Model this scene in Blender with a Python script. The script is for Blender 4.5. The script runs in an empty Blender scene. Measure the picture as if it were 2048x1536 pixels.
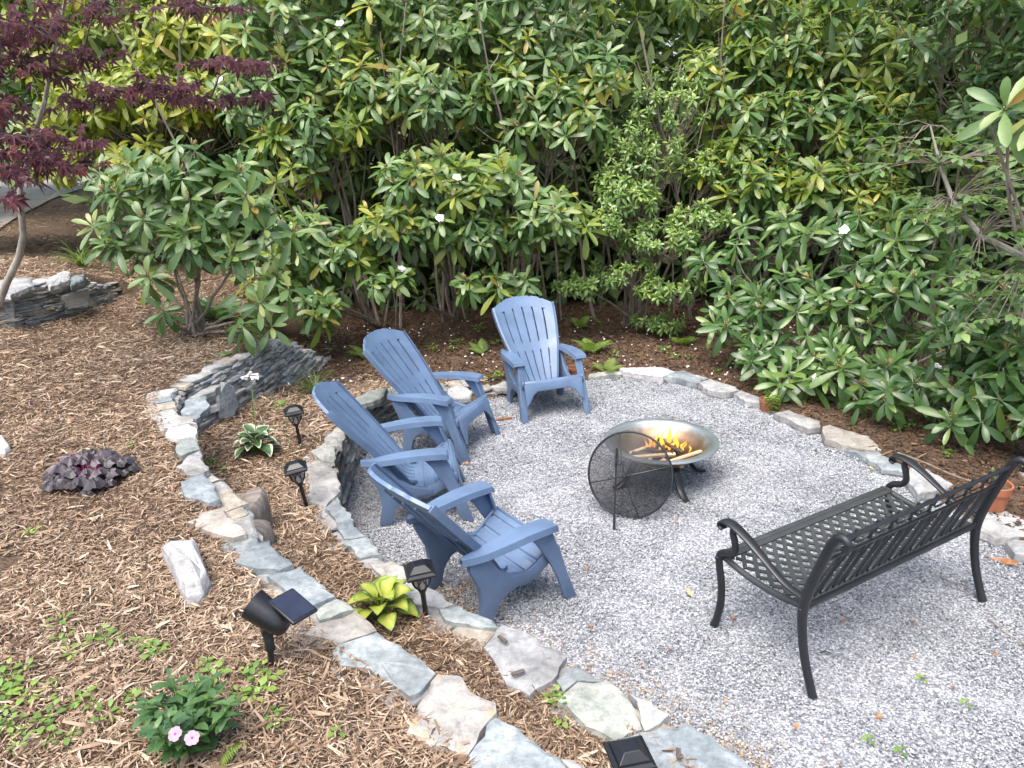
import bpy, bmesh, math, random
import numpy as np
from mathutils import Vector, Matrix, Euler
from mathutils.geometry import delaunay_2d_cdt

random.seed(11)
rng = np.random.default_rng(11)
sc = bpy.context.scene
C = sc.collection
R = math.radians

# ------------------------------------------------------------------ camera
CAM_H, PITCH, ROLL, FPX = 2.5186, 0.33453, 0.03461, 1529.7
cd = bpy.data.cameras.new("camera")
cd.sensor_width = 36.0
cd.lens = FPX / 2048 * 36.0
cd.clip_start = 0.05
cd.clip_end = 1000
cam = bpy.data.objects.new("camera", cd)
C.objects.link(cam)
cam.matrix_world = (Matrix.Translation((0, 0, CAM_H))
                    @ Matrix.Rotation(math.pi / 2 - PITCH, 4, 'X')
                    @ Matrix.Rotation(-ROLL, 4, 'Z'))
sc.camera = cam

# ------------------------------------------------------------------ sky, sun, exposure
SUN_AZ = R(-150)       # measured from +Y towards +X: veiled high sun, behind the camera's left
SUN_EL = R(66)
w = bpy.data.worlds.new("World")
sc.world = w
w.use_nodes = True
nt = w.node_tree
nt.nodes.clear()
sky = nt.nodes.new("ShaderNodeTexSky")
sky.sky_type = 'NISHITA'
sky.sun_disc = False
sky.sun_elevation = SUN_EL
sky.sun_rotation = SUN_AZ
sky.air_density = 1.0
sky.dust_density = 4.5
sky.ozone_density = 1.0
bg = nt.nodes.new("ShaderNodeBackground")
bg.inputs[1].default_value = 0.15
ow = nt.nodes.new("ShaderNodeOutputWorld")
nt.links.new(sky.outputs[0], bg.inputs[0])
nt.links.new(bg.outputs[0], ow.inputs[0])

sd = bpy.data.lights.new("sun", 'SUN')
sd.energy = 1.5
sd.angle = R(45)
sd.color = (1.0, 0.97, 0.93)
sun = bpy.data.objects.new("sun", sd)
C.objects.link(sun)
sdir = Vector((math.sin(SUN_AZ) * math.cos(SUN_EL), math.cos(SUN_AZ) * math.cos(SUN_EL), math.sin(SUN_EL)))
sun.rotation_euler = sdir.to_track_quat('Z', 'Y').to_euler()

vs = sc.view_settings
vs.view_transform = 'Standard'
vs.look = 'None'
vs.gamma = 1.0
vs.use_curve_mapping = False
vs.exposure = 1.28
sc.cycles.max_bounces = 5
sc.cycles.diffuse_bounces = 2
sc.cycles.caustics_reflective = False
sc.cycles.caustics_refractive = False
sc.cycles.transparent_max_bounces = 8
sc.cycles.use_adaptive_sampling = True
sc.cycles.adaptive_threshold = 0.02
sc.cycles.use_denoising = True
sc.cycles.use_light_tree = True

# ------------------------------------------------------------------ helpers: pixel rays
def ray(u, v):
    a, b = (u - 1024) / FPX, (768 - v) / FPX
    cr, sr = math.cos(ROLL), math.sin(ROLL)
    a, b = a * cr + b * sr, -a * sr + b * cr
    c, s = math.cos(PITCH), math.sin(PITCH)
    return Vector((a, c + b * s, -s + b * c))

def at(u, v, z):
    d = ray(u, v)
    t = (z - CAM_H) / d.z
    return Vector((d.x * t, d.y * t, z))

def pt(u, v, Y):
    d = ray(u, v)
    t = Y / d.y
    return Vector((d.x * t, Y, CAM_H + d.z * t))

def on(u, v, z=0.4):
    """point of the ground seen at a photo pixel"""
    for _ in range(30):
        p = at(u, v, z)
        z += 0.6 * (ground_z(p.x, p.y) - z)
    p = at(u, v, z)
    return p

# ------------------------------------------------------------------ helpers: objects and meshes
def link(o):
    C.objects.link(o)
    return o

def tag(o, label=None, cat=None, group=None, kind=None):
    if label: o["label"] = label
    if cat: o["category"] = cat
    if group: o["group"] = group
    if kind: o["kind"] = kind
    return o

def empty(name, loc=(0, 0, 0), rz=0.0):
    o = bpy.data.objects.new(name, None)
    o.empty_display_size = 0.1
    o.location = loc
    o.rotation_euler = (0, 0, rz)
    return link(o)

def inst(name, me, parent=None, loc=(0, 0, 0), rot=None, scale=(1, 1, 1)):
    o = bpy.data.objects.new(name, me)
    C.objects.link(o)
    if parent is not None: o.parent = parent
    o.location = loc
    if rot is not None:
        o.rotation_mode = 'QUATERNION'
        o.rotation_quaternion = rot
    o.scale = scale
    return o

def copy_tree(o, parent=None):
    c = o.copy()
    C.objects.link(c)
    c.parent = parent
    for ch in o.children:
        copy_tree(ch, c)
    return c

def np_mesh(name, V, F, mats=(), smooth=False, tone=None, mi=None):
    """fast mesh from arrays; F is (n,3) or (n,4)"""
    me = bpy.data.meshes.new(name)
    V = np.asarray(V, np.float32); F = np.asarray(F, np.int32)
    k = F.shape[1]
    me.vertices.add(len(V)); me.vertices.foreach_set("co", V.ravel())
    me.loops.add(F.size); me.loops.foreach_set("vertex_index", F.ravel())
    me.polygons.add(len(F))
    me.polygons.foreach_set("loop_start", np.arange(0, F.size, k, dtype=np.int32))
    me.polygons.foreach_set("loop_total", np.full(len(F), k, np.int32))
    me.polygons.foreach_set("use_smooth", np.full(len(F), smooth, bool))
    if mi is not None: me.polygons.foreach_set("material_index", np.asarray(mi, np.int32))
    for m in mats: me.materials.append(m)
    if tone is not None:
        a = me.attributes.new("tone", 'FLOAT', 'FACE')
        a.data.foreach_set("value", np.asarray(tone, np.float32))
    me.update(calc_edges=True)
    me.validate()
    return me

class MB:
    def __init__(self):
        self.v = []; self.f = []; self.m = []; self.t = []; self.cm = 0; self.ct = 0.5
    def add(self, vs, fs):
        b = len(self.v)
        self.v += [tuple(p) for p in vs]
        for f in fs:
            self.f.append(tuple(b + i for i in f)); self.m.append(self.cm); self.t.append(self.ct)
        return self
    def box(self, c, s, rot=None):
        x, y, z = s[0] / 2, s[1] / 2, s[2] / 2
        P = [Vector((i * x, j * y, k * z)) for i in (-1, 1) for j in (-1, 1) for k in (-1, 1)]
        if rot is not None: P = [rot @ p for p in P]
        P = [p + Vector(c) for p in P]
        return self.add(P, [(0, 1, 3, 2), (4, 6, 7, 5), (0, 4, 5, 1), (2, 3, 7, 6), (0, 2, 6, 4), (1, 5, 7, 3)])
    def tube(self, pts, r, n=6, caps=True, up=None, sx=1.0):
        pts = [Vector(p) for p in pts]
        m = len(pts)
        rs = r if isinstance(r, (list, tuple)) else [r] * m
        V = []; F = []
        ref = Vector(up) if up is not None else None
        prev = None
        for i, p in enumerate(pts):
            t = (pts[min(i + 1, m - 1)] - pts[max(i - 1, 0)])
            if t.length < 1e-9: t = Vector((0, 0, 1))
            t.normalize()
            if ref is not None: a = ref - t * ref.dot(t)
            elif prev is not None: a = prev - t * prev.dot(t)
            else:
                h = Vector((0, 0, 1)) if abs(t.z) < .9 else Vector((1, 0, 0)); a = h - t * h.dot(t)
            if a.length < 1e-6:
                a = t.orthogonal()
            a.normalize(); prev = a
            b = t.cross(a)
            for k in range(n):
                th = 2 * math.pi * (k + .5) / n
                V.append(p + a * (math.sin(th) * rs[i]) + b * (math.cos(th) * rs[i] * sx))
        for i in range(m - 1):
            for k in range(n):
                k2 = (k + 1) % n
                F.append((i * n + k, i * n + k2, (i + 1) * n + k2, (i + 1) * n + k))
        if caps:
            F.append(tuple(range(n - 1, -1, -1))); F.append(tuple((m - 1) * n + k for k in range(n)))
        return self.add(V, F)
    def grid(self, P, thick_fn=None, thick=0.0):
        """P: rows x cols of Vectors; with thick a closed solid (back offset along -normal)"""
        nr, nc = len(P), len(P[0])
        V = [p for row in P for p in row]
        idx = lambda i, j: i * nc + j
        F = [(idx(i, j), idx(i, j + 1), idx(i + 1, j + 1), idx(i + 1, j)) for i in range(nr - 1) for j in range(nc - 1)]
        if thick:
            N = []
            for i in range(nr):
                for j in range(nc):
                    a = P[min(i + 1, nr - 1)][j] - P[max(i - 1, 0)][j]
                    b = P[i][min(j + 1, nc - 1)] - P[i][max(j - 1, 0)]
                    n = b.cross(a); n.normalize(); N.append(n)
            o = len(V)
            V = V + [p - n * thick for p, n in zip(V, N)]
            F2 = [tuple(o + q for q in reversed(f)) for f in F]
            S = []
            for i in range(nr - 1):
                S.append((idx(i + 1, 0), o + idx(i + 1, 0), o + idx(i, 0), idx(i, 0)))
                S.append((idx(i, nc - 1), o + idx(i, nc - 1), o + idx(i + 1, nc - 1), idx(i + 1, nc - 1)))
            for j in range(nc - 1):
                S.append((idx(0, j), o + idx(0, j), o + idx(0, j + 1), idx(0, j + 1)))
                S.append((idx(nr - 1, j + 1), o + idx(nr - 1, j + 1), o + idx(nr - 1, j), idx(nr - 1, j)))
            F = F + F2 + S
        return self.add(V, F)
    def prism(self, poly, d):
        """poly: list of Vectors in a plane, extruded by vector d"""
        n = len(poly); poly = [Vector(p) for p in poly]; d = Vector(d)
        F = [tuple(range(n - 1, -1, -1)), tuple(range(n, 2 * n))]
        F += [(i, (i + 1) % n, n + (i + 1) % n, n + i) for i in range(n)]
        return self.add(poly + [p + d for p in poly], F)
    def lathe(self, prof, n=32, c=(0, 0, 0), mtx=None):
        V = []; F = []
        for r, z in prof:
            for k in range(n):
                a = 2 * math.pi * k / n
                p = Vector((r * math.cos(a), r * math.sin(a), z))
                if mtx is not None: p = mtx @ p
                V.append(p + Vector(c))
        for i in range(len(prof) - 1):
            for k in range(n):
                k2 = (k + 1) % n
                F.append((i * n + k, i * n + k2, (i + 1) * n + k2, (i + 1) * n + k))
        return self.add(V, F)
    def mesh(self, name, mats, smooth=False, bevel=0.0, seg=2, weld=False):
        me = bpy.data.meshes.new(name)
        me.from_pydata(self.v, [], self.f)
        if not isinstance(mats, (list, tuple)): mats = [mats]
        for m in mats: me.materials.append(m)
        me.polygons.foreach_set("material_index", self.m)
        a = me.attributes.new("tone", 'FLOAT', 'FACE')
        a.data.foreach_set("value", self.t)
        if bevel or smooth or weld:
            bm = bmesh.new(); bm.from_mesh(me)
            if weld: bmesh.ops.remove_doubles(bm, verts=bm.verts, dist=1e-5)
            bmesh.ops.recalc_face_normals(bm, faces=bm.faces)
            if bevel:
                es = [e for e in bm.edges if len(e.link_faces) == 2 and e.calc_face_angle(0) > R(28)]
                bmesh.ops.bevel(bm, geom=es, offset=bevel, segments=seg, profile=.5, affect='EDGES', clamp_overlap=True)
            for f in bm.faces: f.smooth = smooth
            if smooth:
                for e in bm.edges:
                    if len(e.link_faces) == 2 and e.calc_face_angle(0) > R(50): e.smooth = False
            bm.to_mesh(me); bm.free()
        me.update()
        return me
    def build(self, name, mats, parent=None, smooth=False, bevel=0.0, seg=2, weld=False):
        return inst(name, self.mesh(name, mats, smooth, bevel, seg, weld), parent)

def interp(pts, t):
    """smooth curve through 2-D points, t in 0..1"""
    n = len(pts) - 1; f = max(0, min(1, t)) * n; i = min(int(f), n - 1); f -= i
    p0, p1, p2, p3 = (Vector(pts[max(0, min(n, k))]) for k in (i - 1, i, i + 1, i + 2))
    return .5 * ((2 * p1) + (p2 - p0) * f + (2 * p0 - 5 * p1 + 4 * p2 - p3) * f * f + (3 * p1 - p0 - 3 * p2 + p3) * f ** 3)

# ------------------------------------------------------------------ helpers: materials
def hexc(h):
    h = h.lstrip('#')
    return tuple(((int(h[i:i + 2], 16) / 255) ** 2.2) for i in (0, 2, 4)) + (1,)

def new_mat(name):
    m = bpy.data.materials.new(name); m.use_nodes = True
    nt = m.node_tree; nt.nodes.clear()
    out = nt.nodes.new("ShaderNodeOutputMaterial")
    b = nt.nodes.new("ShaderNodeBsdfPrincipled")
    nt.links.new(b.outputs[0], out.inputs[0])
    return m, nt, b, out

def N(nt, typ, **kw):
    n = nt.nodes.new(typ)
    for k, v in kw.items(): setattr(n, k, v)
    return n

def ramp(nt, src, stops):
    r = nt.nodes.new("ShaderNodeValToRGB")
    e = r.color_ramp.elements
    while len(e) < len(stops): e.new(0.5)
    for i, (p, c) in enumerate(stops):
        e[i].position = p; e[i].color = c if len(c) == 4 else tuple(c) + (1,)
    nt.links.new(src, r.inputs[0])
    return r.outputs[0]

def coords(nt, kind='Object'):
    if kind == 'World':
        g = N(nt, "ShaderNodeNewGeometry"); return g.outputs['Position']
    t = N(nt, "ShaderNodeTexCoord"); return t.outputs[kind]

def noise(nt, co, scale, detail=4, rough=.6, stretch=None):
    if stretch is not None:
        mp = N(nt, "ShaderNodeMapping"); mp.inputs['Scale'].default_value = stretch
        nt.links.new(co, mp.inputs[0]); co = mp.outputs[0]
    n = N(nt, "ShaderNodeTexNoise")
    n.inputs['Scale'].default_value = scale; n.inputs['Detail'].default_value = detail
    n.inputs['Roughness'].default_value = rough
    nt.links.new(co, n.inputs['Vector'])
    return n.outputs['Fac']

def mixc(nt, fac, a, b, blend='MIX'):
    m = N(nt, "ShaderNodeMix", data_type='RGBA', blend_type=blend)
    for sck, val in ((m.inputs[0], fac), (m.inputs[6], a), (m.inputs[7], b)):
        if hasattr(val, 'is_output') or isinstance(val, bpy.types.NodeSocket): nt.links.new(val, sck)
        else: sck.default_value = val
    return m.outputs[2]

def math_n(nt, op, a, b=None):
    m = N(nt, "ShaderNodeMath", operation=op)
    for i, val in enumerate((a, b)):
        if val is None: continue
        if isinstance(val, bpy.types.NodeSocket): nt.links.new(val, m.inputs[i])
        else: m.inputs[i].default_value = val
    return m.outputs[0]

def bump(nt, b, height, strength=.4, dist=.01):
    n = N(nt, "ShaderNodeBump"); n.inputs['Strength'].default_value = strength; n.inputs['Distance'].default_value = dist
    nt.links.new(height, n.inputs['Height']); nt.links.new(n.outputs[0], b.inputs['Normal'])

def attr(nt, name="tone"):
    a = N(nt, "ShaderNodeAttribute"); a.attribute_name = name; a.attribute_type = 'GEOMETRY'
    return a.outputs['Fac']

def rnd(nt):
    return N(nt, "ShaderNodeObjectInfo").outputs['Random']

def simple(name, c1, c2, scale=20, rough=.6, bstr=.2, bdist=.003, metal=0.0, co='Object', spec=.5, detail=4, stretch=None, lo=.3, hi=.7):
    m, nt, b, out = new_mat(name)
    c = coords(nt, co); n = noise(nt, c, scale, detail, stretch=stretch)
    col = ramp(nt, n, [(lo, c1), (hi, c2)])
    nt.links.new(col, b.inputs['Base Color'])
    b.inputs['Roughness'].default_value = rough; b.inputs['Metallic'].default_value = metal
    b.inputs['Specular IOR Level'].default_value = spec
    if bstr: bump(nt, b, noise(nt, c, scale * 3, 5, stretch=stretch), bstr, bdist)
    return m

M = {}
def leaf_mat(name, dark, mid, light, young, back, rough=.36, trans=.25, sp=.6, spots=None, old=None):
    """leaf: tone attribute + object random choose between leaf ages; paler underside; a little light passes through"""
    m, nt, b, out = new_mat(name)
    t = math_n(nt, 'ADD', math_n(nt, 'MULTIPLY', attr(nt), .65), math_n(nt, 'MULTIPLY', rnd(nt), .35))
    col = ramp(nt, t, [(0.10, dark), (0.42, mid), (0.68, light), (0.86, young), (0.97, old or young)])
    co = coords(nt, 'Object')
    vein = noise(nt, co, 60, 3)
    col = mixc(nt, math_n(nt, 'MULTIPLY', vein, .35), col, tuple(x * .62 for x in mid[:3]) + (1,))
    if spots:
        sp_ = ramp(nt, noise(nt, co, 25, 3), [(.66, (0, 0, 0, 1)), (.72, (1, 1, 1, 1))])
        col = mixc(nt, sp_, col, spots)
    g = N(nt, "ShaderNodeNewGeometry")
    colb = mixc(nt, .6, col, back)
    fc = mixc(nt, g.outputs['Backfacing'], col, colb)
    nt.links.new(fc, b.inputs['Base Color'])
    b.inputs['Roughness'].default_value = rough
    b.inputs['Specular IOR Level'].default_value = sp
    bump(nt, b, vein, .25, .004)
    tr = N(nt, "ShaderNodeBsdfTranslucent")
    tc = mixc(nt, 1.0, fc, (1.0, 1.15, .35, 1), 'MULTIPLY')
    tc2 = mixc(nt, 1.0, tc, (1.7, 1.7, 1.7, 1), 'MULTIPLY')
    nt.links.new(tc2, tr.inputs[0])
    ms = N(nt, "ShaderNodeMixShader"); ms.inputs[0].default_value = trans
    nt.links.new(b.outputs[0], ms.inputs[1]); nt.links.new(tr.outputs[0], ms.inputs[2])
    nt.links.new(ms.outputs[0], out.inputs[0])
    return m

# rhododendron, laurel and sapling foliage
M['rhodo'] = leaf_mat('rhododendron_leaf', (0.041, 0.091, 0.026, 1), (0.086, 0.172, 0.05, 1), (0.165, 0.270, 0.085, 1), (0.29, 0.36, 0.10, 1), (0.234, 0.286, 0.105, 1), old=(.34, .22, .06, 1))
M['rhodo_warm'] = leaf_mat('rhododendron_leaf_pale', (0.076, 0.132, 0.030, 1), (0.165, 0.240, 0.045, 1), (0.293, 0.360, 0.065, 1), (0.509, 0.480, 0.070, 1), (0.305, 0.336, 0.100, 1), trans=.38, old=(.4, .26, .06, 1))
M['rhodo_sun_painted'] = leaf_mat('sun_painted_rhododendron_leaf', (.1, .15, .03, 1), (.22, .27, .04, 1), (.38, .4, .05, 1), (.52, .5, .06, 1), (.35, .36, .08, 1), trans=.42, old=(.45, .28, .06, 1))  # yellow in the colour stands in for sunlight through green leaves
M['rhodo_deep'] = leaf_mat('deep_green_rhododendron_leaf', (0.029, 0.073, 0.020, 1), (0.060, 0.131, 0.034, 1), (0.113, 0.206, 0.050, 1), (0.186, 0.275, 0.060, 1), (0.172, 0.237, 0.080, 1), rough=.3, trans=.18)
M['laurel'] = leaf_mat('laurel_leaf', (0.062, 0.130, 0.033, 1), (0.124, 0.221, 0.050, 1), (0.220, 0.338, 0.077, 1), (0.331, 0.442, 0.088, 1), (0.248, 0.325, 0.110, 1), rough=.28, trans=.2)
M['sapling'] = leaf_mat('sapling_leaf', (0.064, 0.120, 0.039, 1), (0.114, 0.204, 0.066, 1), (0.178, 0.276, 0.099, 1), (0.254, 0.360, 0.110, 1), (0.216, 0.276, 0.132, 1), rough=.5, trans=.3)
M['maple'] = leaf_mat('maple_leaf', (0.055, 0.023, 0.037, 1), (0.104, 0.041, 0.063, 1), (0.165, 0.069, 0.098, 1), (0.232, 0.081, 0.098, 1), (0.195, 0.092, 0.127, 1), rough=.42, trans=.25)
M['fern'] = leaf_mat('fern_leaf', (.09, .16, .03, 1), (.15, .24, .045, 1), (.22, .32, .06, 1), (.3, .38, .08, 1), (.2, .28, .08, 1), rough=.55, trans=.35)
M['weed'] = leaf_mat('weed_leaf', (.09, .18, .035, 1), (.15, .27, .05, 1), (.24, .37, .07, 1), (.36, .45, .1, 1), (.2, .3, .1, 1), rough=.5, trans=.3)
M['grass'] = leaf_mat('strap_leaf', (.08, .14, .03, 1), (.13, .2, .045, 1), (.2, .28, .06, 1), (.3, .34, .08, 1), (.16, .22, .08, 1), rough=.5, trans=.3)
M['phlox'] = leaf_mat('phlox_leaf', (.035, .085, .03, 1), (.06, .135, .045, 1), (.11, .21, .06, 1), (.2, .3, .08, 1), (.14, .22, .09, 1), rough=.45, trans=.2)
M['heuchera'] = leaf_mat('heuchera_leaf', (.024, .02, .024, 1), (.05, .04, .047, 1), (.12, .1, .112, 1), (.12, .045, .08, 1), (.11, .03, .06, 1), rough=.5, trans=.06)
M['far_leaf'] = leaf_mat('woodland_leaf', (0.043, 0.088, 0.028, 1), (0.079, 0.142, 0.044, 1), (0.129, 0.203, 0.055, 1), (0.186, 0.270, 0.077, 1), (0.143, 0.203, 0.077, 1), rough=.55, trans=.22)
M['stem'] = simple('shrub_stem', (.14, .11, .085, 1), (.34, .29, .24, 1), 30, .8, .5, .004, stretch=(1, 1, .25))
M['bark'] = simple('trunk_bark', (.07, .055, .045, 1), (.17, .14, .115, 1), 14, .9, .8, .012, stretch=(1, 1, .2))
M['maple_bark'] = simple('maple_bark', (.18, .16, .13, 1), (.42, .4, .35, 1), 9, .8, .35, .004, stretch=(1, 1, .5))
M['truss'] = simple('spent_flower_stalk', (.3, .22, .09, 1), (.5, .4, .18, 1), 40, .7, 0)
M['petal'] = simple('white_petal', (.78, .74, .74, 1), (.86, .82, .83, 1), 30, .5, 0)
M['pink'] = simple('pink_petal', (.55, .16, .38, 1), (.68, .28, .52, 1), 60, .5, 0)
M['magenta'] = simple('flower_eye', (.5, .05, .25, 1), (.6, .08, .3, 1), 60, .5, 0)
M['yellow'] = simple('yellow_petal', (.75, .6, .04, 1), (.85, .7, .06, 1), 60, .5, 0)
# hostas
def hosta_mat(name, centre, edge, wid, veins=True):
    m, nt, b, out = new_mat(name)
    at_ = attr(nt, "rim")
    n = noise(nt, coords(nt), 35, 3)
    f = ramp(nt, math_n(nt, 'ADD', at_, math_n(nt, 'MULTIPLY', math_n(nt, 'SUBTRACT', n, .5), .35)), [(wid - .07, (0, 0, 0, 1)), (wid + .05, (1, 1, 1, 1))])
    col = mixc(nt, f, centre, edge)
    col = mixc(nt, math_n(nt, 'MULTIPLY', n, .3), col, tuple(x * .6 for x in centre[:3]) + (1,))
    nt.links.new(col, b.inputs['Base Color']); b.inputs['Roughness'].default_value = .42
    bump(nt, b, n, .3, .004)
    tr = N(nt, "ShaderNodeBsdfTranslucent"); nt.links.new(col, tr.inputs[0])
    ms = N(nt, "ShaderNodeMixShader"); ms.inputs[0].default_value = .2
    nt.links.new(b.outputs[0], ms.inputs[1]); nt.links.new(tr.outputs[0], ms.inputs[2]); nt.links.new(ms.outputs[0], out.inputs[0])
    return m
M['hosta_white'] = hosta_mat('variegated_hosta_leaf', (.06, .14, .05, 1), (.66, .68, .5, 1), .74)
M['hosta_gold'] = hosta_mat('golden_hosta_leaf', (.42, .46, .085, 1), (.15, .29, .05, 1), .80)
# stone kinds
def stone_mat(name, cols, scale=7, rough=.85, lichen=None):
    m, nt, b, out = new_mat(name)
    co = coords(nt, 'World')
    n = noise(nt, co, scale, 6, .65)
    n2 = noise(nt, co, scale * 5, 5, .7)
    n3 = noise(nt, co, 3, 2, .5, stretch=(1, 1, 22))
    col = ramp(nt, n, [(.3 + .4 * i / (len(cols) - 1), c) for i, c in enumerate(cols)])
    k = mixc(nt, 1.0, col, ramp(nt, n2, [(.25, (.62, .62, .62, 1)), (.5, (1, 1, 1, 1)), (.75, (1.22, 1.22, 1.22, 1))]), 'MULTIPLY')
    k = mixc(nt, .5, k, ramp(nt, n3, [(.35, (.6, .58, .56, 1)), (.6, (1, 1, 1, 1))]), 'MULTIPLY')
    r_ = ramp(nt, rnd(nt), [(0, (.78, .79, .8, 1)), (.5, (1, 1, 1, 1)), (1, (1.2, 1.17, 1.12, 1))])
    k = mixc(nt, 1.0, k, r_, 'MULTIPLY')
    if lichen:
        f = ramp(nt, noise(nt, co, 11, 6, .7), [(.56, (0, 0, 0, 1)), (.66, (1, 1, 1, 1))])
        k = mixc(nt, f, k, lichen)
    nt.links.new(k, b.inputs['Base Color']); b.inputs['Roughness'].default_value = rough
    h = math_n(nt, 'ADD', n, math_n(nt, 'MULTIPLY', n2, .5)); bump(nt, b, h, .7, .012)
    return m
M['st_blue'] = stone_mat('blue_grey_slate', [(.13, .16, .17, 1), (.235, .27, .285, 1), (.37, .4, .41, 1)])
M['st_pale'] = stone_mat('pale_stone', [(.22, .225, .225, 1), (.35, .355, .355, 1), (.48, .48, .475, 1)])
M['st_cream'] = stone_mat('cream_stone', [(.23, .2, .165, 1), (.35, .325, .285, 1), (.46, .435, .4, 1)])
M['st_green'] = stone_mat('green_grey_slate', [(.17, .19, .17, 1), (.28, .31, .29, 1), (.36, .36, .33, 1)])
M['st_grey'] = stone_mat('grey_stone', [(.21, .205, .195, 1), (.34, .335, .32, 1), (.46, .45, .43, 1)])
M['st_dirt'] = stone_mat('grey_stone_with_clay', [(.2, .195, .19, 1), (.31, .305, .29, 1), (.42, .41, .39, 1)], lichen=(.55, .30, .12, 1))
M['st_brown'] = stone_mat('brown_grey_ledge_stone', [(.16, .14, .115, 1), (.29, .265, .225, 1), (.42, .39, .335, 1)], rough=.9)
M['quartz'] = stone_mat('white_quartz', [(.42, .40, .39, 1), (.55, .54, .54, 1), (.66, .65, .66, 1)])
M['driftwood'] = simple('weathered_stump_wood', (.13, .11, .095, 1), (.30, .27, .24, 1), 9, .9, .8, .012, stretch=(1, 6, 1))
# ground
def ground_mat():
    m, nt, b, out = new_mat('mulch_soil')
    co = coords(nt, 'World')
    n1 = noise(nt, co, 40, 6, .75, stretch=(1, 2.5, 1)); n2 = noise(nt, co, 2.2, 4)
    v = N(nt, "ShaderNodeTexVoronoi"); v.inputs['Scale'].default_value = 38
    mp = N(nt, "ShaderNodeMapping"); mp.inputs['Scale'].default_value = (1, 2.2, 1); mp.inputs['Rotation'].default_value = (0, 0, .6)
    nt.links.new(co, mp.inputs[0]); nt.links.new(mp.outputs[0], v.inputs['Vector'])
    col = ramp(nt, n1, [(.28, (.05, .032, .02, 1)), (.5, (.14, .09, .055, 1)), (.72, (.27, .185, .115, 1))])
    col = mixc(nt, ramp(nt, n2, [(.35, (0, 0, 0, 1)), (.7, (.5, .5, .5, 1))]), col, (.22, .14, .08, 1))
    nt.links.new(col, b.inputs['Base Color']); b.inputs['Roughness'].default_value = .95
    bump(nt, b, math_n(nt, 'ADD', n1, v.outputs['Distance']), .9, .03)
    return m
M['ground'] = ground_mat()
def chips_mat(name, stops, rough=.85, dirt=(.12, .08, .055, 1)):
    m, nt, b, out = new_mat(name)
    n = noise(nt, coords(nt, 'World'), 90, 3, stretch=(1, 1, 1))
    col = ramp(nt, attr(nt), stops)
    col = mixc(nt, math_n(nt, 'MULTIPLY', n, .45), col, dirt)
    nt.links.new(col, b.inputs['Base Color']); b.inputs['Roughness'].default_value = rough
    b.inputs['Specular IOR Level'].default_value = .25
    return m
M['mulch'] = chips_mat('shredded_bark', [(0, (.06, .038, .026, 1)), (.25, (.16, .102, .066, 1)), (.5, (.305, .207, .134, 1)), (.75, (.455, .335, .23, 1)), (1, (.62, .50, .37, 1))])
M['litter'] = chips_mat('leaf_litter', [(0, (.03, .02, .014, 1)), (.4, (.08, .045, .028, 1)), (.75, (.16, .085, .05, 1)), (1, (.28, .17, .1, 1))])
M['gravel'] = chips_mat('crushed_gravel', [(0, (.06, .067, .075, 1)), (.2, (.18, .192, .21, 1)), (.5, (.355, .375, .40, 1)), (.8, (.54, .565, .59, 1)), (1, (.73, .75, .76, 1))], .8, (.2, .205, .22, 1))
def gravel_sheet_mat():
    m, nt, b, out = new_mat('gravel_bed')
    co = coords(nt, 'World')
    v = N(nt, "ShaderNodeTexVoronoi"); v.inputs['Scale'].default_value = 85
    nt.links.new(co, v.inputs['Vector'])
    sep = N(nt, "ShaderNodeSeparateColor"); nt.links.new(v.outputs['Color'], sep.inputs[0])
    col = ramp(nt, sep.outputs[0], [(0, (.12, .125, .14, 1)), (.3, (.3, .31, .335, 1)), (.7, (.5, .515, .545, 1)), (1, (.7, .71, .73, 1))])
    col = mixc(nt, ramp(nt, v.outputs['Distance'], [(.3, (0, 0, 0, 1)), (.75, (.75, .75, .75, 1))]), col, (.14, .14, .15, 1))
    nt.links.new(col, b.inputs['Base Color']); b.inputs['Roughness'].default_value = .9
    bump(nt, b, math_n(nt, 'SUBTRACT', 1.0, v.outputs['Distance']), .8, .012)
    return m
M['gravel_bed'] = gravel_sheet_mat()
M['clay_spill'] = chips_mat('clay_grit', [(0, (.30, .2, .12, 1)), (.5, (.5, .35, .2, 1)), (1, (.68, .55, .4, 1))])
M['asphalt'] = simple('driveway_gravel', (.22, .2, .18, 1), (.36, .33, .29, 1), 3, .95, .4, .01, co='World')
# made things
def plastic(name, c, rough, var=.12):
    m, nt, b, out = new_mat(name)
    co = coords(nt, 'Object')
    n = noise(nt, co, 5, 5); g = noise(nt, co, 420, 2)
    col = ramp(nt, n, [(.3, tuple(x * (1 - var) for x in c[:3]) + (1,)), (.7, tuple(min(1, x * (1 + var)) for x in c[:3]) + (1,))])
    nt.links.new(col, b.inputs['Base Color'])
    rr = ramp(nt, noise(nt, co, 9, 4), [(.3, (rough - .07,) * 3 + (1,)), (.7, (rough + .1,) * 3 + (1,))])
    nt.links.new(rr, b.inputs['Roughness'])
    bump(nt, b, g, .08, .001)
    return m
M['chair'] = plastic('blue_resin', (.116, .178, .285, 1), .42, .18)
M['iron'] = plastic('black_cast_aluminium', (.016, .018, .021, 1), .38, .3)
M['seat_iron'] = plastic('weathered_black_cast_aluminium', (.042, .046, .046, 1), .5, .25)
M['black'] = plastic('black_plastic', (.012, .013, .016, 1), .35, .2)
M['solar'] = simple('solar_cell', (.018, .024, .045, 1), (.03, .036, .06, 1), 18, .28, 0, spec=.3)
M['frost'] = simple('frosted_plastic', (.42, .40, .38, 1), (.55, .53, .5, 1), 18, .5, 0)
M['terracotta'] = simple('terracotta', (.30, .10, .05, 1), (.42, .16, .085, 1), 9, .8, .15, .003)
M['wood'] = simple('split_kindling', (.5, .36, .2, 1), (.7, .54, .34, 1), 14, .75, .3, .003, stretch=(1, 1, 6))
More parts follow.
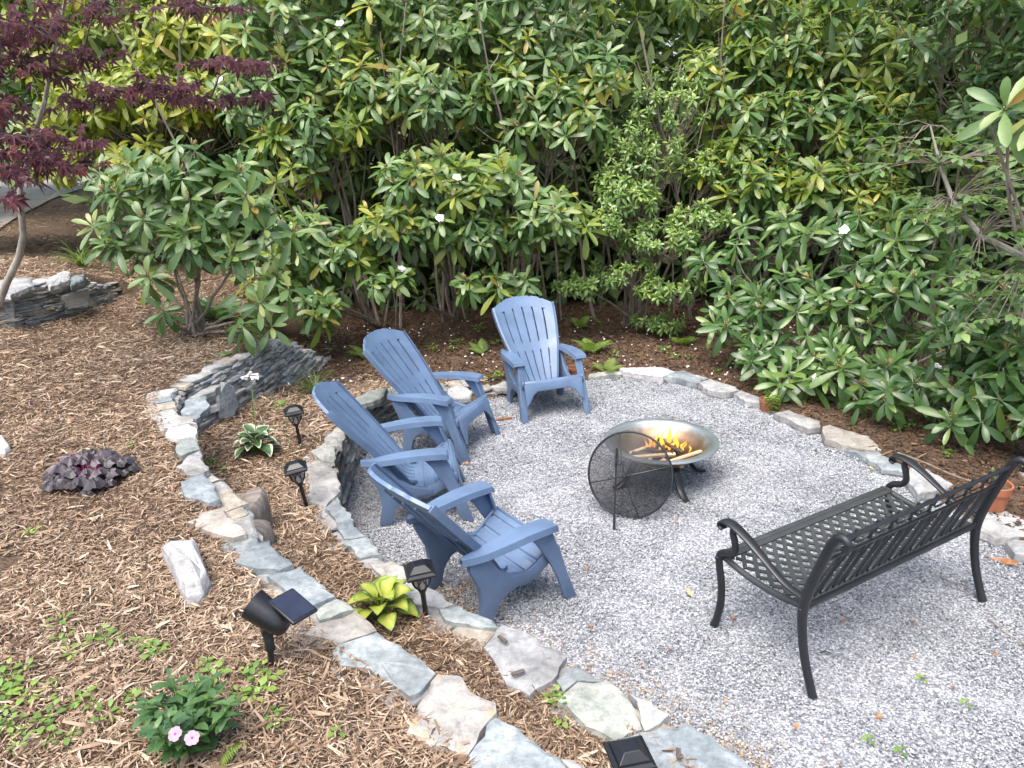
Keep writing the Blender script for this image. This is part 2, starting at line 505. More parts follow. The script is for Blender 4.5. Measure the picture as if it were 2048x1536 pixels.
M['char'] = simple('charred_wood', (.015, .012, .01, 1), (.12, .08, .05, 1), 22, .9, .4, .004)
M['deadleaf'] = simple('dead_leaf', (.20, .075, .03, 1), (.42, .2, .08, 1), 30, .6, .2, .002)
M['yellowleaf'] = simple('fallen_yellow_leaf', (.55, .36, .09, 1), (.7, .5, .2, 1), 30, .6, .2, .002)
def bowl_mat():
    m, nt, b, out = new_mat('steel_bowl')
    co = coords(nt, 'Object')
    s = N(nt, "ShaderNodeSeparateXYZ"); nt.links.new(co, s.inputs[0])
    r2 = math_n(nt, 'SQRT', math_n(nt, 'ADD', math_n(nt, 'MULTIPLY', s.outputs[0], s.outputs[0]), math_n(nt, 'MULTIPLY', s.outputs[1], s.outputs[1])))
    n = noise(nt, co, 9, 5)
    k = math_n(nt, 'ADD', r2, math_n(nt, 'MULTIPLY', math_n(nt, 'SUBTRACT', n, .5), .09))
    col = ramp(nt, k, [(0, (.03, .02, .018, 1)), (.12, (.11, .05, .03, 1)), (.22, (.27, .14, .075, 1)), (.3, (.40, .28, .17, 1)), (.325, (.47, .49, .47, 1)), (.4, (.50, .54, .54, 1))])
    nt.links.new(col, b.inputs['Base Color']); b.inputs['Metallic'].default_value = .9
    rr = ramp(nt, n, [(.3, (.34, .34, .34, 1)), (.7, (.5, .5, .5, 1))])
    nt.links.new(rr, b.inputs['Roughness'])
    return m
M['bowl'] = bowl_mat()
def flame_mat():
    m, nt, b, out = new_mat('flame')
    nt.nodes.remove(b)
    e = N(nt, "ShaderNodeEmission")
    t = N(nt, "ShaderNodeTexCoord")
    s = N(nt, "ShaderNodeSeparateXYZ"); nt.links.new(t.outputs['Generated'], s.inputs[0])
    col = ramp(nt, s.outputs[2], [(0, (1, .30, .03, 1)), (.45, (1, .5, .07, 1)), (1, (1, .28, .02, 1))])
    nt.links.new(col, e.inputs[0]); e.inputs[1].default_value = 1.0
    tr = N(nt, "ShaderNodeBsdfTransparent")
    lw = N(nt, "ShaderNodeLayerWeight"); lw.inputs[0].default_value = .35
    ms = N(nt, "ShaderNodeMixShader")
    nt.links.new(ramp(nt, lw.outputs['Facing'], [(.2, (.15, .15, .15, 1)), (.9, (.9, .9, .9, 1))]), ms.inputs[0])
    nt.links.new(e.outputs[0], ms.inputs[1]); nt.links.new(tr.outputs[0], ms.inputs[2]); nt.links.new(ms.outputs[0], out.inputs[0])
    return m
M['flame'] = flame_mat()
def screen_mat():
    m, nt, b, out = new_mat('wire_mesh')
    b.inputs['Base Color'].default_value = (.02, .02, .022, 1); b.inputs['Roughness'].default_value = .5; b.inputs['Metallic'].default_value = .3
    tr = N(nt, "ShaderNodeBsdfTransparent"); ms = N(nt, "ShaderNodeMixShader")
    t = N(nt, "ShaderNodeTexCoord"); wv = []
    for ax in ('X', 'Y'):
        q = N(nt, "ShaderNodeTexWave", wave_type='BANDS', bands_direction=ax, wave_profile='TRI'); q.inputs['Scale'].default_value = 55
        nt.links.new(t.outputs['Object'], q.inputs[0]); wv.append(q.outputs['Fac'])
    f = math_n(nt, 'MAXIMUM', wv[0], wv[1])
    f = ramp(nt, f, [(.74, (.42, .42, .42, 1)), (.84, (.92, .92, .92, 1))])
    nt.links.new(f, ms.inputs[0])
    nt.links.new(tr.outputs[0], ms.inputs[1]); nt.links.new(b.outputs[0], ms.inputs[2]); nt.links.new(ms.outputs[0], out.inputs[0])
    return m
M['screen'] = screen_mat()

# ------------------------------------------------------------------ the lie of the land
LW = [(1.45, 1.2), (1.25, 1.5), (.85, 1.97), (.74, 2.13), (.55, 2.32), (.29, 2.55), (0, 2.86), (-.31, 3.06), (-.65, 3.47), (-.93, 3.9), (-1.09, 4.3),
      (-1.16, 4.6), (-1.2, 5.0), (-1.2, 5.6), (-1.13, 6.05), (-.95, 6.4), (-.7, 6.68), (-.36, 6.78), (.05, 6.95)]
UW = [(.95, .8), (.6, 1.2), (.17, 1.72), (-.09, 1.95), (-.3, 2.17), (-.54, 2.41), (-.74, 2.64), (-.97, 2.88), (-1.14, 3.11), (-1.27, 3.4), (-1.45, 3.65), (-1.7, 3.95),
      (-1.86, 4.2), (-2.01, 4.5), (-2.25, 4.9), (-2.36, 5.2), (-2.27, 5.55), (-2.16, 6.1), (-2.08, 6.7), (-2.0, 7.4), (-1.95, 7.9), (-1.92, 8.4)]
TW = [(-6.4, 6.3), (-5.5, 6.75), (-4.86, 7.08), (-4.58, 7.36), (-4.43, 7.9), (-4.38, 8.5)]
MIDP = LW + [(.3, 7.6), (.3, 12), (-40, 12), (-40, -5), (2.2, -5)]
UPP = UW + [(-1.95, 12), (-40, 12), (-40, -5), (1.6, -5)]
TOPP = TW + [(-4.38, 14), (-40, 14), (-40, 5)]
BORD = [tuple(at(u, v, .03))[:2] for u, v in [(1177, 752), (1247, 742), (1325, 745), (1394, 760), (1446, 780), (1520, 800), (1615, 845), (1700, 885), (1775, 925), (1850, 970), (1960, 1035), (2040, 1090)]]
GRAV = [(x - .1, y - .02) for x, y in LW] + BORD + [(3.3, 3.3), (3.6, 1.0), (1.7, .9)]

def ss(a, b, x):
    t = np.clip((x - a) / (b - a), 0, 1); return t * t * (3 - 2 * t)

def inside(P, x, y):
    P = np.asarray(P); r = np.zeros(x.shape, bool)
    for i in range(len(P)):
        x1, y1 = P[i]; x2, y2 = P[(i + 1) % len(P)]
        c = ((y1 > y) != (y2 > y))
        r ^= c & (x < (x2 - x1) * (y - y1) / ((y2 - y1) if y2 != y1 else 1e-9) + x1)
    return r

def sdist(P, x, y, line=None):
    """distance to the polyline `line`, positive inside polygon P"""
    Lp = np.asarray(line if line is not None else list(P) + [P[0]], float)
    d = np.full(x.shape, 1e9)
    for i in range(len(Lp) - 1):
        a, b = Lp[i], Lp[i + 1]; ab = b - a
        t = np.clip(((x - a[0]) * ab[0] + (y - a[1]) * ab[1]) / (ab @ ab), 0, 1)
        d = np.minimum(d, np.hypot(x - a[0] - t * ab[0], y - a[1] - t * ab[1]))
    return np.where(inside(P, x, y), d, -d)

def parts_z(x, y):
    zB = .05 - .3 * ss(3.0, 5.0, x) + .7 * ss(-1.6, -3.6, x) + .25 * ss(-5, -9, x)
    zM = .36 + (zB - .36) * np.maximum(ss(5.7, 7.6, y), ss(-1.1, .1, x) * ss(5.4, 6.6, y))
    zT = .72 - .02 * np.clip(x + 1, -4, 1) + 0.0
    zT = zT + (zB - zT) * ss(6.3, 8.2, y)
    return zB, zM, zT

def ground_np(x, y, bumps=True):
    x = np.asarray(x, float); y = np.asarray(y, float)
    zB, zM, zT = parts_z(x, y)
    z = zB
    z = z + (zM - z) * ss(.05, .13, sdist(MIDP, x, y))
    z = z + (zT - z) * ss(.05, .13, sdist(UPP, x, y))
    z = z + .36 * ss(.05, .14, sdist(TOPP, x, y, TW)) * (1 - ss(8.0, 9.2, y) * ss(-6, -4, x)) * (1 - ss(8.6, 11.5, y))
    if bumps:
        z = z + .012 * np.sin(x * 5.1 + 1.3 * np.sin(y * 3.3)) * np.cos(y * 4.3 + x) + .008 * np.sin(x * 13 + y * 9)
    g = sdist(GRAV, x, y)
    z = z + (-.06 - z) * ss(.0, .07, g)
    return z


def axis(fine0, fine1, step, far):
    a = list(np.arange(fine0, fine1 + 1e-6, step))
    lo, hi, s = fine0, fine1, step
    L, H = [], []
    while hi < far:
        s *= 1.35; hi += s; H.append(hi); lo -= s; L.append(lo)
    return np.array(L[::-1] + a + H)

gx = axis(-5.6, 4.2, .05, 320); gy = axis(.6, 9.4, .05, 320)
GX, GY = np.meshgrid(gx, gy)
GZ = ground_np(GX.ravel(), GY.ravel())
nx, ny = len(gx), len(gy)
idx = np.arange(nx * ny).reshape(ny, nx)
F = np.stack([idx[:-1, :-1], idx[:-1, 1:], idx[1:, 1:], idx[1:, :-1]], -1).reshape(-1, 4)
GZ2 = GZ.reshape(ny, nx)
def ground_z(x, y):
    i = int(np.clip(np.searchsorted(gx, x) - 1, 0, nx - 2)); j = int(np.clip(np.searchsorted(gy, y) - 1, 0, ny - 2))
    a = (x - gx[i]) / (gx[i + 1] - gx[i]); b = (y - gy[j]) / (gy[j + 1] - gy[j])
    return float((GZ2[j, i] * (1 - a) + GZ2[j, i + 1] * a) * (1 - b) + (GZ2[j + 1, i] * (1 - a) + GZ2[j + 1, i + 1] * a) * b)
gme = np_mesh("ground", np.stack([GX.ravel(), GY.ravel(), GZ], 1), F, [M['ground']], smooth=True)
tag(inst("ground", gme), kind="structure")

# gravel bed sheet
def plan_sheet(name, poly, z, m, step=.25):
    pts = [Vector(p) for p in poly]
    n = len(pts)
    vs_, es, fs, _, _, _ = delaunay_2d_cdt(pts, [], [list(range(n))], 1, 1e-4)
    me = bpy.data.meshes.new(name)
    zz = (lambda p: z) if not callable(z) else (lambda p: z(p.x, p.y))
    me.from_pydata([(p.x, p.y, zz(p)) for p in vs_], [], [list(f) for f in fs])
    me.materials.append(m); me.update()
    bm = bmesh.new(); bm.from_mesh(me)
    bmesh.ops.recalc_face_normals(bm, faces=bm.faces)
    for f in bm.faces:
        if f.normal.z < 0: f.normal_flip()
    bm.to_mesh(me); bm.free()
    return inst(name, me)
tag(plan_sheet("gravel_patio", GRAV, 0.0, M['gravel_bed']), kind="structure")

# driveway: a strip laid on the ground beyond the left end of the shrubs
A = [Vector((-6.9, 8.6)), Vector((-7.7, 11)), Vector((-8.9, 13.8)), Vector((-10.3, 17.3)), Vector((-11.7, 21.2)), Vector((-13.5, 28))]
rows = []
for k in range(41):
    c = interp(A, k / 40); t = (interp(A, min(1, k / 40 + .01)) - interp(A, max(0, k / 40 - .01))).normalized(); nn = Vector((-t.y, t.x))
    rows.append([Vector((c.x + nn.x * q, c.y + nn.y * q, ground_z(c.x + nn.x * q, c.y + nn.y * q) + .03)) for q in (0, 1.5, 3.0, 5.0)][::-1])
mb = MB(); mb.grid(rows); tag(mb.build("driveway", M['asphalt'], smooth=True), kind="structure")

# ------------------------------------------------------------------ loose ground cover
def frustum_ok(P, margin=60):
    h = P[:, 2] - CAM_H; c, s = math.cos(PITCH), math.sin(PITCH)
    dep = P[:, 1] * c - h * s; up = P[:, 1] * s + h * c
    u = P[:, 0] / dep; v = up / dep
    u, v = u * math.cos(ROLL) - v * math.sin(ROLL), u * math.sin(ROLL) + v * math.cos(ROLL)
    U = 1024 + FPX * u; V = 768 - FPX * v
    return (dep > .3) & (U > -margin * 3) & (U < 2048 + margin * 3) & (V > -margin) & (V < 1536 + margin * 3)

def scatter(n, x0, x1, y0, y1):
    return rng.uniform(x0, x1, n), rng.uniform(y0, y1, n)

def shreds(x, y, z, L, W, tone, pitch=.35, bend=.25):
    n = len(x)
    th = rng.uniform(0, 2 * np.pi, n); ph = rng.normal(0, pitch, n); ro = rng.uniform(-.9, .9, n)
    d = np.stack([np.cos(th) * np.cos(ph), np.sin(th) * np.cos(ph), np.sin(ph)], 1)
    s = np.stack([-np.sin(th), np.cos(th), np.zeros(n)], 1)
    up = np.cross(d, s)
    s2 = s * np.cos(ro)[:, None] + up * np.sin(ro)[:, None]
    up2 = np.cross(d, s2)
    c = np.stack([x, y, z], 1)
    bd = rng.normal(0, bend, n)[:, None]; bs = rng.normal(0, bend * .7, n)[:, None]
    V = np.empty((n, 6, 3), np.float32)
    for k, (t, wf) in enumerate(((-.5, .55), (0., 1.), (.5, .45))):
        cc = c + d * (t * L)[:, None] + (up2 * bd + s2 * bs) * ((.25 - t * t) * L)[:, None]
        V[:, 2 * k] = cc - s2 * (W * wf * .5)[:, None]; V[:, 2 * k + 1] = cc + s2 * (W * wf * .5)[:, None]
    f = np.array([[0, 1, 3, 2], [2, 3, 5, 4]])
    F = (np.arange(n)[:, None, None] * 6 + f[None]).reshape(-1, 4)
    return V.reshape(-1, 3), F, np.repeat(tone, 2)

def slope_ok(x, y):
    e = .06
    return (np.abs(ground_np(x + e, y, False) - ground_np(x - e, y, False)) < .06) & (np.abs(ground_np(x, y + e, False) - ground_np(x, y - e, False)) < .06)

def bed_points(dens, y0, y1, x0, x1, back=False):
    n = int(dens * (x1 - x0) * (y1 - y0))
    x, y = scatter(n, x0, x1, y0, y1)
    k = ~inside(GRAV, x, y); x, y = x[k], y[k]
    z = ground_np(x, y)
    k = frustum_ok(np.stack([x, y, z], 1)); x, y, z = x[k], y[k], z[k]
    k = slope_ok(x, y)
    return x[k], y[k], z[k]

# shredded bark over both beds
X, Y, Z, LL, WW, TT = [], [], [], [], [], []
for dens, y0, y1, x0, x1 in ((15000, 1.2, 3.0, -2.2, 1.4), (9500, 3.0, 4.6, -3.4, 0.2), (5500, 4.6, 6.3, -4.6, 0), (2600, 6.3, 9.0, -6.8, -.2), (1700, 9.0, 13.0, -9.5, -3.2), (500, 13.0, 18.0, -12.5, -5)):
    x, y, z = bed_points(dens, y0, y1, x0, x1)
    k = ~((y > 7.6 + .25 * np.sin(x * 4)) & (x > -2.0)); x, y, z = x[k], y[k], z[k]
    n = len(x)
    X.append(x); Y.append(y); Z.append(z + rng.uniform(.0, .022, n))
    big = rng.random(n) < .035
    fine = rng.random(n) < .62
    L_ = np.where(big, rng.uniform(.06, .12, n), np.where(fine, rng.uniform(.012, .04, n), np.clip(rng.lognormal(-3.4, .42, n), .016, .085))) * (1 if y1 < 5 else 1.25)
    LL.append(L_); WW.append(np.where(big, rng.uniform(.006, .014, n), np.where(fine, rng.uniform(.0015, .0045, n), rng.uniform(.0025, .007, n))) * (1 if y1 < 5 else 1.3))
    patch = .5 + .5 * np.sin(x * 2.3 + 1.7 * np.sin(y * 1.9)) * np.cos(y * 2.1 - x * .7)
    TT.append(np.clip(rng.normal(.56, .3, n) + .24 * (patch - .5), 0, 1))
X, Y, Z, LL, WW, TT = map(np.concatenate, (X, Y, Z, LL, WW, TT))
V, F, T = shreds(X, Y, Z, LL, WW, TT, .22)
tag(inst("bark_mulch", np_mesh("bark_mulch", V, F, [M['mulch']], tone=T)), kind="stuff", label="shredded brown bark mulch covering both garden beds", cat="mulch")

# leaf litter under the shrubs
x, y, z = bed_points(1500, 3.2, 11.0, -3.0, 6.2)
k = (y > 7.0) | (x > 2.0); x, y, z = x[k], y[k], z[k]; n = len(x)
V, F, T = shreds(x, y, z + rng.uniform(0, .02, n), np.clip(rng.lognormal(-3.3, .5, n), .012, .09), rng.uniform(.004, .02, n), np.clip(rng.normal(.42, .3, n), 0, 1))
tag(inst("leaf_litter", np_mesh("leaf_litter", V, F, [M['litter']], tone=T)), kind="stuff", label="dark reddish leaf litter on the ground under the shrubs", cat="leaf litter")

# fallen white petals
x, y, z = bed_points(26, 6.2, 9.6, -2.4, 3.6)
k = (y > 6.6); x, y, z = x[k], y[k], z[k]; n = len(x)
V, F, T = shreds(x, y, z + .025, rng.uniform(.015, .035, n), rng.uniform(.012, .024, n), np.full(n, .5))
tag(inst("fallen_petals", np_mesh("fallen_petals", V, F, [M['petal']], tone=T)), kind="stuff", label="white fallen petals sprinkled on the litter behind the chairs", cat="petals")

# crushed gravel
def gravel(dens, y0, y1, x0, x1, r0, r1, poly=GRAV, lo=None):
    n = int(dens * (x1 - x0) * (y1 - y0))
    x, y = scatter(n, x0, x1, y0, y1)
    k = inside(poly, x, y); x, y = x[k], y[k]
    z = np.full(len(x), .001)
    k = frustum_ok(np.stack([x, y, z], 1)); x, y, z = x[k], y[k], z[k]
    n = len(x)
    base = np.array([[1, 0, 0], [0, 1, 0], [-1, 0, 0], [0, -1, 0], [0, 0, 1], [0, 0, -1]], float)
    r = rng.uniform(r0, r1, n)
    P = base[None] * rng.uniform(.6, 1.25, (n, 6, 1)) + rng.normal(0, .22, (n, 6, 3))
    P *= np.stack([np.ones(n), rng.uniform(.6, 1, n), rng.uniform(.5, .95, n)], 1)[:, None] * r[:, None, None]
    a = rng.uniform(0, 6.283, n); tl = rng.normal(0, .5, n)
    ca, sa = np.cos(a)[:, None], np.sin(a)[:, None]; ct, st = np.cos(tl)[:, None], np.sin(tl)[:, None]
    Q = P.copy(); Q[..., 1] = P[..., 1] * ct - P[..., 2] * st; Q[..., 2] = P[..., 1] * st + P[..., 2] * ct
    S = Q.copy(); S[..., 0] = Q[..., 0] * ca - Q[..., 1] * sa; S[..., 1] = Q[..., 0] * sa + Q[..., 1] * ca
    und = .007 * np.sin(x * 4.7 + y * 2.1) * np.cos(y * 5.3) + .004 * np.sin(x * 11 + 3 * np.sin(y * 7))
    S += np.stack([x, y, z + r * .35 + und + rng.uniform(-.003, .005, n)], 1)[:, None]
    f = np.array([[0, 1, 4], [1, 2, 4], [2, 3, 4], [3, 0, 4], [1, 0, 5], [2, 1, 5], [3, 2, 5], [0, 3, 5]])
    F = (np.arange(n)[:, None, None] * 6 + f[None]).reshape(-1, 3)
    return S.reshape(-1, 3), F, n
def tones(n):
    t = np.clip(rng.normal(.6, .2, n), 0, 1)
    return np.where(rng.random(n) < .08, rng.uniform(0, .2, n), t)
Vs, Fs, Ts, b = [], [], [], 0
for args in ((10800, 1.6, 3.4, .2, 3.4, .0035, .0078), (8300, 3.4, 5.2, -1.3, 3.2, .0042, .0086), (6600, 5.2, 7.6, -1.4, 2.8, .0052, .0098)):
    V, F, n = gravel(*args)
    Vs.append(V); Fs.append(F + b); b += len(V); xc, yc = V[::6, 0], V[::6, 1]; dirt = .5 + .5 * np.sin(xc * 2.9 + 2 * np.sin(yc * 1.7)) * np.cos(yc * 3.1 + 1.3 * np.sin(xc * 2.2)); Ts.append(np.repeat(np.clip(tones(n) - .16 * dirt ** 2, 0, 1), 8))
tag(inst("crushed_gravel", np_mesh("crushed_gravel", np.concatenate(Vs), np.concatenate(Fs), [M['gravel']], tone=np.concatenate(Ts))), kind="stuff", label="light grey crushed gravel filling the round patio", cat="gravel")

# crumbs of bark and leaf blown onto the gravel near its edges
x, y = scatter(2600, -1.3, 3.2, 1.6, 7.4); d_ = sdist(GRAV, x, y); k = (d_ > 0) & (rng.random(len(x)) < np.exp(-d_ / .28) + .025); x, y = x[k], y[k]; n = len(x)
V, F, T = shreds(x, y, np.full(n, .013), rng.uniform(.008, .035, n), rng.uniform(.002, .008, n), rng.random(n), .2, .2)
tag(inst("bark_crumbs", np_mesh("bark_crumbs", V, F, [M['litter']], tone=T)), kind="stuff", label="bark and leaf crumbs scattered along the gravel's edges", cat="debris")

# orange clay grit washed out along the foot of the wall
def along(line, s):
    P = np.asarray(line, float); d = np.hypot(*np.diff(P, axis=0).T); c = np.concatenate([[0], np.cumsum(d)])
    return np.stack([np.interp(s, c, P[:, 0]), np.interp(s, c, P[:, 1])], -1)
def length(line):
    P = np.asarray(line, float); return float(np.hypot(*np.diff(P, axis=0).T).sum())
n = 9000
s_ = np.concatenate([rng.normal(1.25, .3, n // 3), rng.normal(2.0, .35, n // 3), rng.normal(3.1, .2, n - 2 * (n // 3))])
q = along(LW, s_); off = np.abs(rng.normal(0, .2, n)) + .0
q2 = along(LW, s_ + .02); tx = q2 - q; tx /= np.maximum(np.hypot(tx[:, 0], tx[:, 1]), 1e-6)[:, None]
x = q[:, 0] + tx[:, 1] * off; y = q[:, 1] - tx[:, 0] * off
V, F, T = shreds(x, y, np.full(n, .012) + rng.uniform(0, .006, n), rng.uniform(.006, .016, n), rng.uniform(.005, .012, n), rng.random(n), .3, .1)
tag(inst("clay_grit", np_mesh("clay_grit", V, F, [M['clay_spill']], tone=T)), kind="stuff", label="orange clay grit washed onto the gravel along the low wall", cat="clay grit")

# ------------------------------------------------------------------ dry-stone walls
def stone_variants(k):
    out = []
    for i in range(k):
        mb = MB(); V = []
        for t in (-.5, -.17, .2, .5):
            hh = random.uniform(.8, 1.0) * (.75 if abs(t) == .5 else 1)
            for (a, c) in ((.5, -.5), (.5, .12), (.42, .5), (-.5, .5), (-.5, -.5)):
                V.append((t + random.uniform(-.05, .05), a * random.uniform(.86, 1.04), c * hh + random.uniform(-.05, .05)))
        F = []
        for i2 in range(3):
            for k2 in range(5):
                k3 = (k2 + 1) % 5
                F.append((i2 * 5 + k2, (i2 + 1) * 5 + k2, (i2 + 1) * 5 + k3, i2 * 5 + k3))
        F += [(0, 1, 2, 3, 4), (19, 18, 17, 16, 15)]
        mb.add(V, F)
        me = mb.mesh("stone", [M['st_grey']], weld=True)
        out.append(me)
    return out
STV = {}
for key in ('st_grey', 'st_brown', 'st_blue', 'st_pale', 'st_cream', 'st_green'):
    vv = []
    for me in stone_variants(4):
        me.materials[0] = M[key]; vv.append(me)
    STV[key] = vv

def wall(line, label, z0f, z1f, mix, s0=0, s1=None, hmin=.022, hmax=.05, lmin=.10, lmax=.32, lean=.12, skip=()):
    root = empty("stone_wall", (line[len(line) // 2][0], line[len(line) // 2][1], 0))
    tag(root, label, "stone wall")
    ox, oy = root.location.x, root.location.y
    tot = length(line); s1 = s1 or tot
    level = 0.0; course = 0
    while level < .9:
        h = random.uniform(hmin, hmax)
        s = s0 - random.uniform(0, .2)
        any_ = False
        while s < s1:
            l = random.uniform(lmin, lmax) * (1.0 if h < .05 else .8)
            sm = s + l / 2
            a = along(line, np.array([max(0, min(tot, s)), max(0, min(tot, sm)), max(0, min(tot, s + l))]))
            t = a[2] - a[0]; tl = math.hypot(*t)
            s += l
            if tl < .03: continue
            t /= tl; nrm = np.array([t[1], -t[0]])
            z0, z1 = z0f(*a[1]), z1f(*a[1])
            zc = z0 + level + h / 2
            if zc > z1 - .004 or sm < s0: continue
            if any(k0 < sm < k1 and zc < zk for k0, k1, zk in skip): continue
            any_ = True
            dp = random.uniform(.16, .22)
            back = dp / 2 - random.uniform(-.012, .018) + lean * level
            key = random.choices(list(mix), list(mix.values()))[0]
            o = inst("stone", random.choice(STV[key]), root,
                     (a[1][0] - nrm[0] * back - ox, a[1][1] - nrm[1] * back - oy, zc),
                     Euler((random.uniform(-.06, .06), random.uniform(-.05, .05), math.atan2(t[1], t[0]) + math.pi + random.uniform(-.07, .07))).to_quaternion(),
                     (l * random.uniform(.93, 1.02), dp, h * random.uniform(1.0, 1.1)))
        level += h
        if not any_: break
    return root

def slab(px, z, thick, m, parent=None, name="cap_stone", tilt=(0, 0), dome=.004, rough=.008, step=.04, world=False):
    """irregular flat stone: outline with broken edges, real thickness"""
    P = [Vector(p) for p in px] if world else [at(u, v, z) for u, v in px]
    c = sum(P, Vector()) / len(P)
    A = sum(P[i].x * P[(i + 1) % len(P)].y - P[(i + 1) % len(P)].x * P[i].y for i in range(len(P)))
    if A < 0: P.reverse()
    out = []
    for i in range(len(P)):
        a, b = P[i], P[(i + 1) % len(P)]
        d = b - a; L = d.length; k = max(1, int(L / step))
        nrm = Vector((d.y, -d.x, 0)).normalized() if L > 0 else Vector()
        for j in range(k):
            q = a + d * (j / k)
            if j: q = q + nrm * random.uniform(-rough * 1.6, rough * 1.3)
            out.append(q)
    out = [Vector((q.x, q.y, q.z + tilt[0] * (q.x - c.x) + tilt[1] * (q.y - c.y) + random.uniform(-rough, rough) * .5)) for q in out]
    n = len(out)
    mid = [c + (q - c) * .86 + Vector((0, 0, dome + random.uniform(-.002, .002))) for q in out]
    inn = [c + (q - c) * .45 + Vector((0, 0, dome * 1.4 + random.uniform(-.0015, .0015))) for q in out]
    low = [c + (q - c) * random.uniform(1.0, 1.05) + Vector((0, 0, -thick * random.uniform(.45, .6))) for q in out]
    bot = [c + (q - c) * random.uniform(.9, .98) + Vector((0, 0, -thick)) for q in out]
    root_loc = parent.location if parent is not None else Vector()
    V = [q - root_loc for q in out + mid + inn + low + bot] + [c + Vector((0, 0, dome * 1.5)) - root_loc]
    F = []
    for i in range(n):
        j = (i + 1) % n
        F += [(i, j, n + j, n + i), (n + i, n + j, 2 * n + j, 2 * n + i), (2 * n + i, 2 * n + j, 5 * n), (3 * n + i, 3 * n + j, j, i), (4 * n + i, 4 * n + j, 3 * n + j, 3 * n + i)]
    F.append(tuple(range(5 * n - 1, 4 * n - 1, -1)))
    mb = MB(); mb.add(V, F)
    return mb.build(name, m, parent)

zM_at = lambda x, y: float(parts_z(np.array([x]), np.array([y]))[1][0])
zT_at = lambda x, y: float(parts_z(np.array([x]), np.array([y]))[2][0])
low_wall = wall(LW, "low curved dry-stone wall with flat caps directly behind the blue chairs", lambda x, y: -.02, lambda x, y: zM_at(x, y) - .01,
                {'st_brown': 2.4, 'st_grey': 3, 'st_green': 1, 'st_pale': 1.6})
up_wall = wall(UW, "dry-stone wall between the upper mulch bed and the path light bed", lambda x, y: zM_at(x, y) - .03, lambda x, y: zT_at(x, y) + .0,
               {'st_grey': 3.4, 'st_blue': .7, 'st_pale': 3.2, 'st_brown': 1.4})
top_wall = wall(TW, "short stacked slate wall behind the maple trunk", lambda x, y: .74, lambda x, y: 1.16 - .25 * float(ss(7.7, 8.6, np.array(y))),
                {'st_blue': .8, 'st_grey': 3, 'st_brown': 1.2, 'st_pale': 2}, s0=1.0)

B_, P_, CR, GN, GY, DI = (M[k] for k in ('st_blue', 'st_pale', 'st_cream', 'st_green', 'st_grey', 'st_dirt'))
LZ = .385
for px, m in (([(1235, 1479), (1373, 1446), (1468, 1506), (1530, 1556), (1360, 1566), (1286, 1511)], B_),
              ([(1116, 1403), (1156, 1365), (1216, 1363), (1251, 1392), (1275, 1425), (1284, 1457), (1235, 1483), (1173, 1452)], GN),
              ([(1256, 1384), (1300, 1404), (1338, 1430), (1318, 1448), (1290, 1462), (1280, 1424)], P_),
              ([(1113, 1360), (1140, 1333), (1189, 1354), (1210, 1362), (1156, 1363), (1127, 1381)], B_),
              ([(967, 1294), (1006, 1249), (1040, 1260), (1134, 1313), (1115, 1350), (1059, 1391), (1014, 1371), (995, 1335)], P_),
              ([(879, 1217), (918, 1213), (984, 1241), (996, 1256), (954, 1253), (890, 1239)], B_),
              ([(796, 1181), (823, 1164), (860, 1176), (908, 1207), (884, 1216), (830, 1208)], P_),
              ([(740, 1127), (785, 1121), (830, 1148), (800, 1170), (759, 1148)], GY),
              ([(684, 1082), (733, 1075), (763, 1110), (721, 1116)], B_),
              ([(673, 1048), (699, 1037), (731, 1072), (688, 1078)], B_),
              ([(650, 1018), (675, 994), (691, 1016), (709, 1041), (673, 1045)], B_),
              ([(612, 929), (645, 924), (674, 942), (681, 981), (672, 992), (652, 1012), (619, 1004)], GY),
              ([(622, 903), (652, 883), (671, 896), (668, 922), (645, 921)], GN),
              ([(648, 880), (668, 862), (690, 872), (684, 893), (668, 893)], GY),
              ([(676, 850), (700, 826), (716, 836), (700, 866)], GY)):
    c = at(*(np.mean(px, axis=0)), LZ)
    slab(px, zM_at(c.x, c.y) + .02, random.uniform(.05, .075), m, low_wall, tilt=(random.uniform(-.02, .02), random.uniform(-.02, .02)))
for px, m, z in (([(709, 797), (741, 782), (775, 777), (762, 797), (719, 813)], GN, .34), ([(846, 771), (887, 770), (895, 782), (852, 786)], B_, .22),
                 ([(891, 781), (916, 768), (944, 782), (941, 797), (900, 800)], P_, .2), ([(980, 774), (1006, 763), (1031, 766), (1030, 778)], P_, .1),
                 ([(780, 776), (840, 770), (846, 784), (790, 792)], GY, .29)):
    slab(px, z, .06, m, low_wall, dome=.01)
UZ = .75
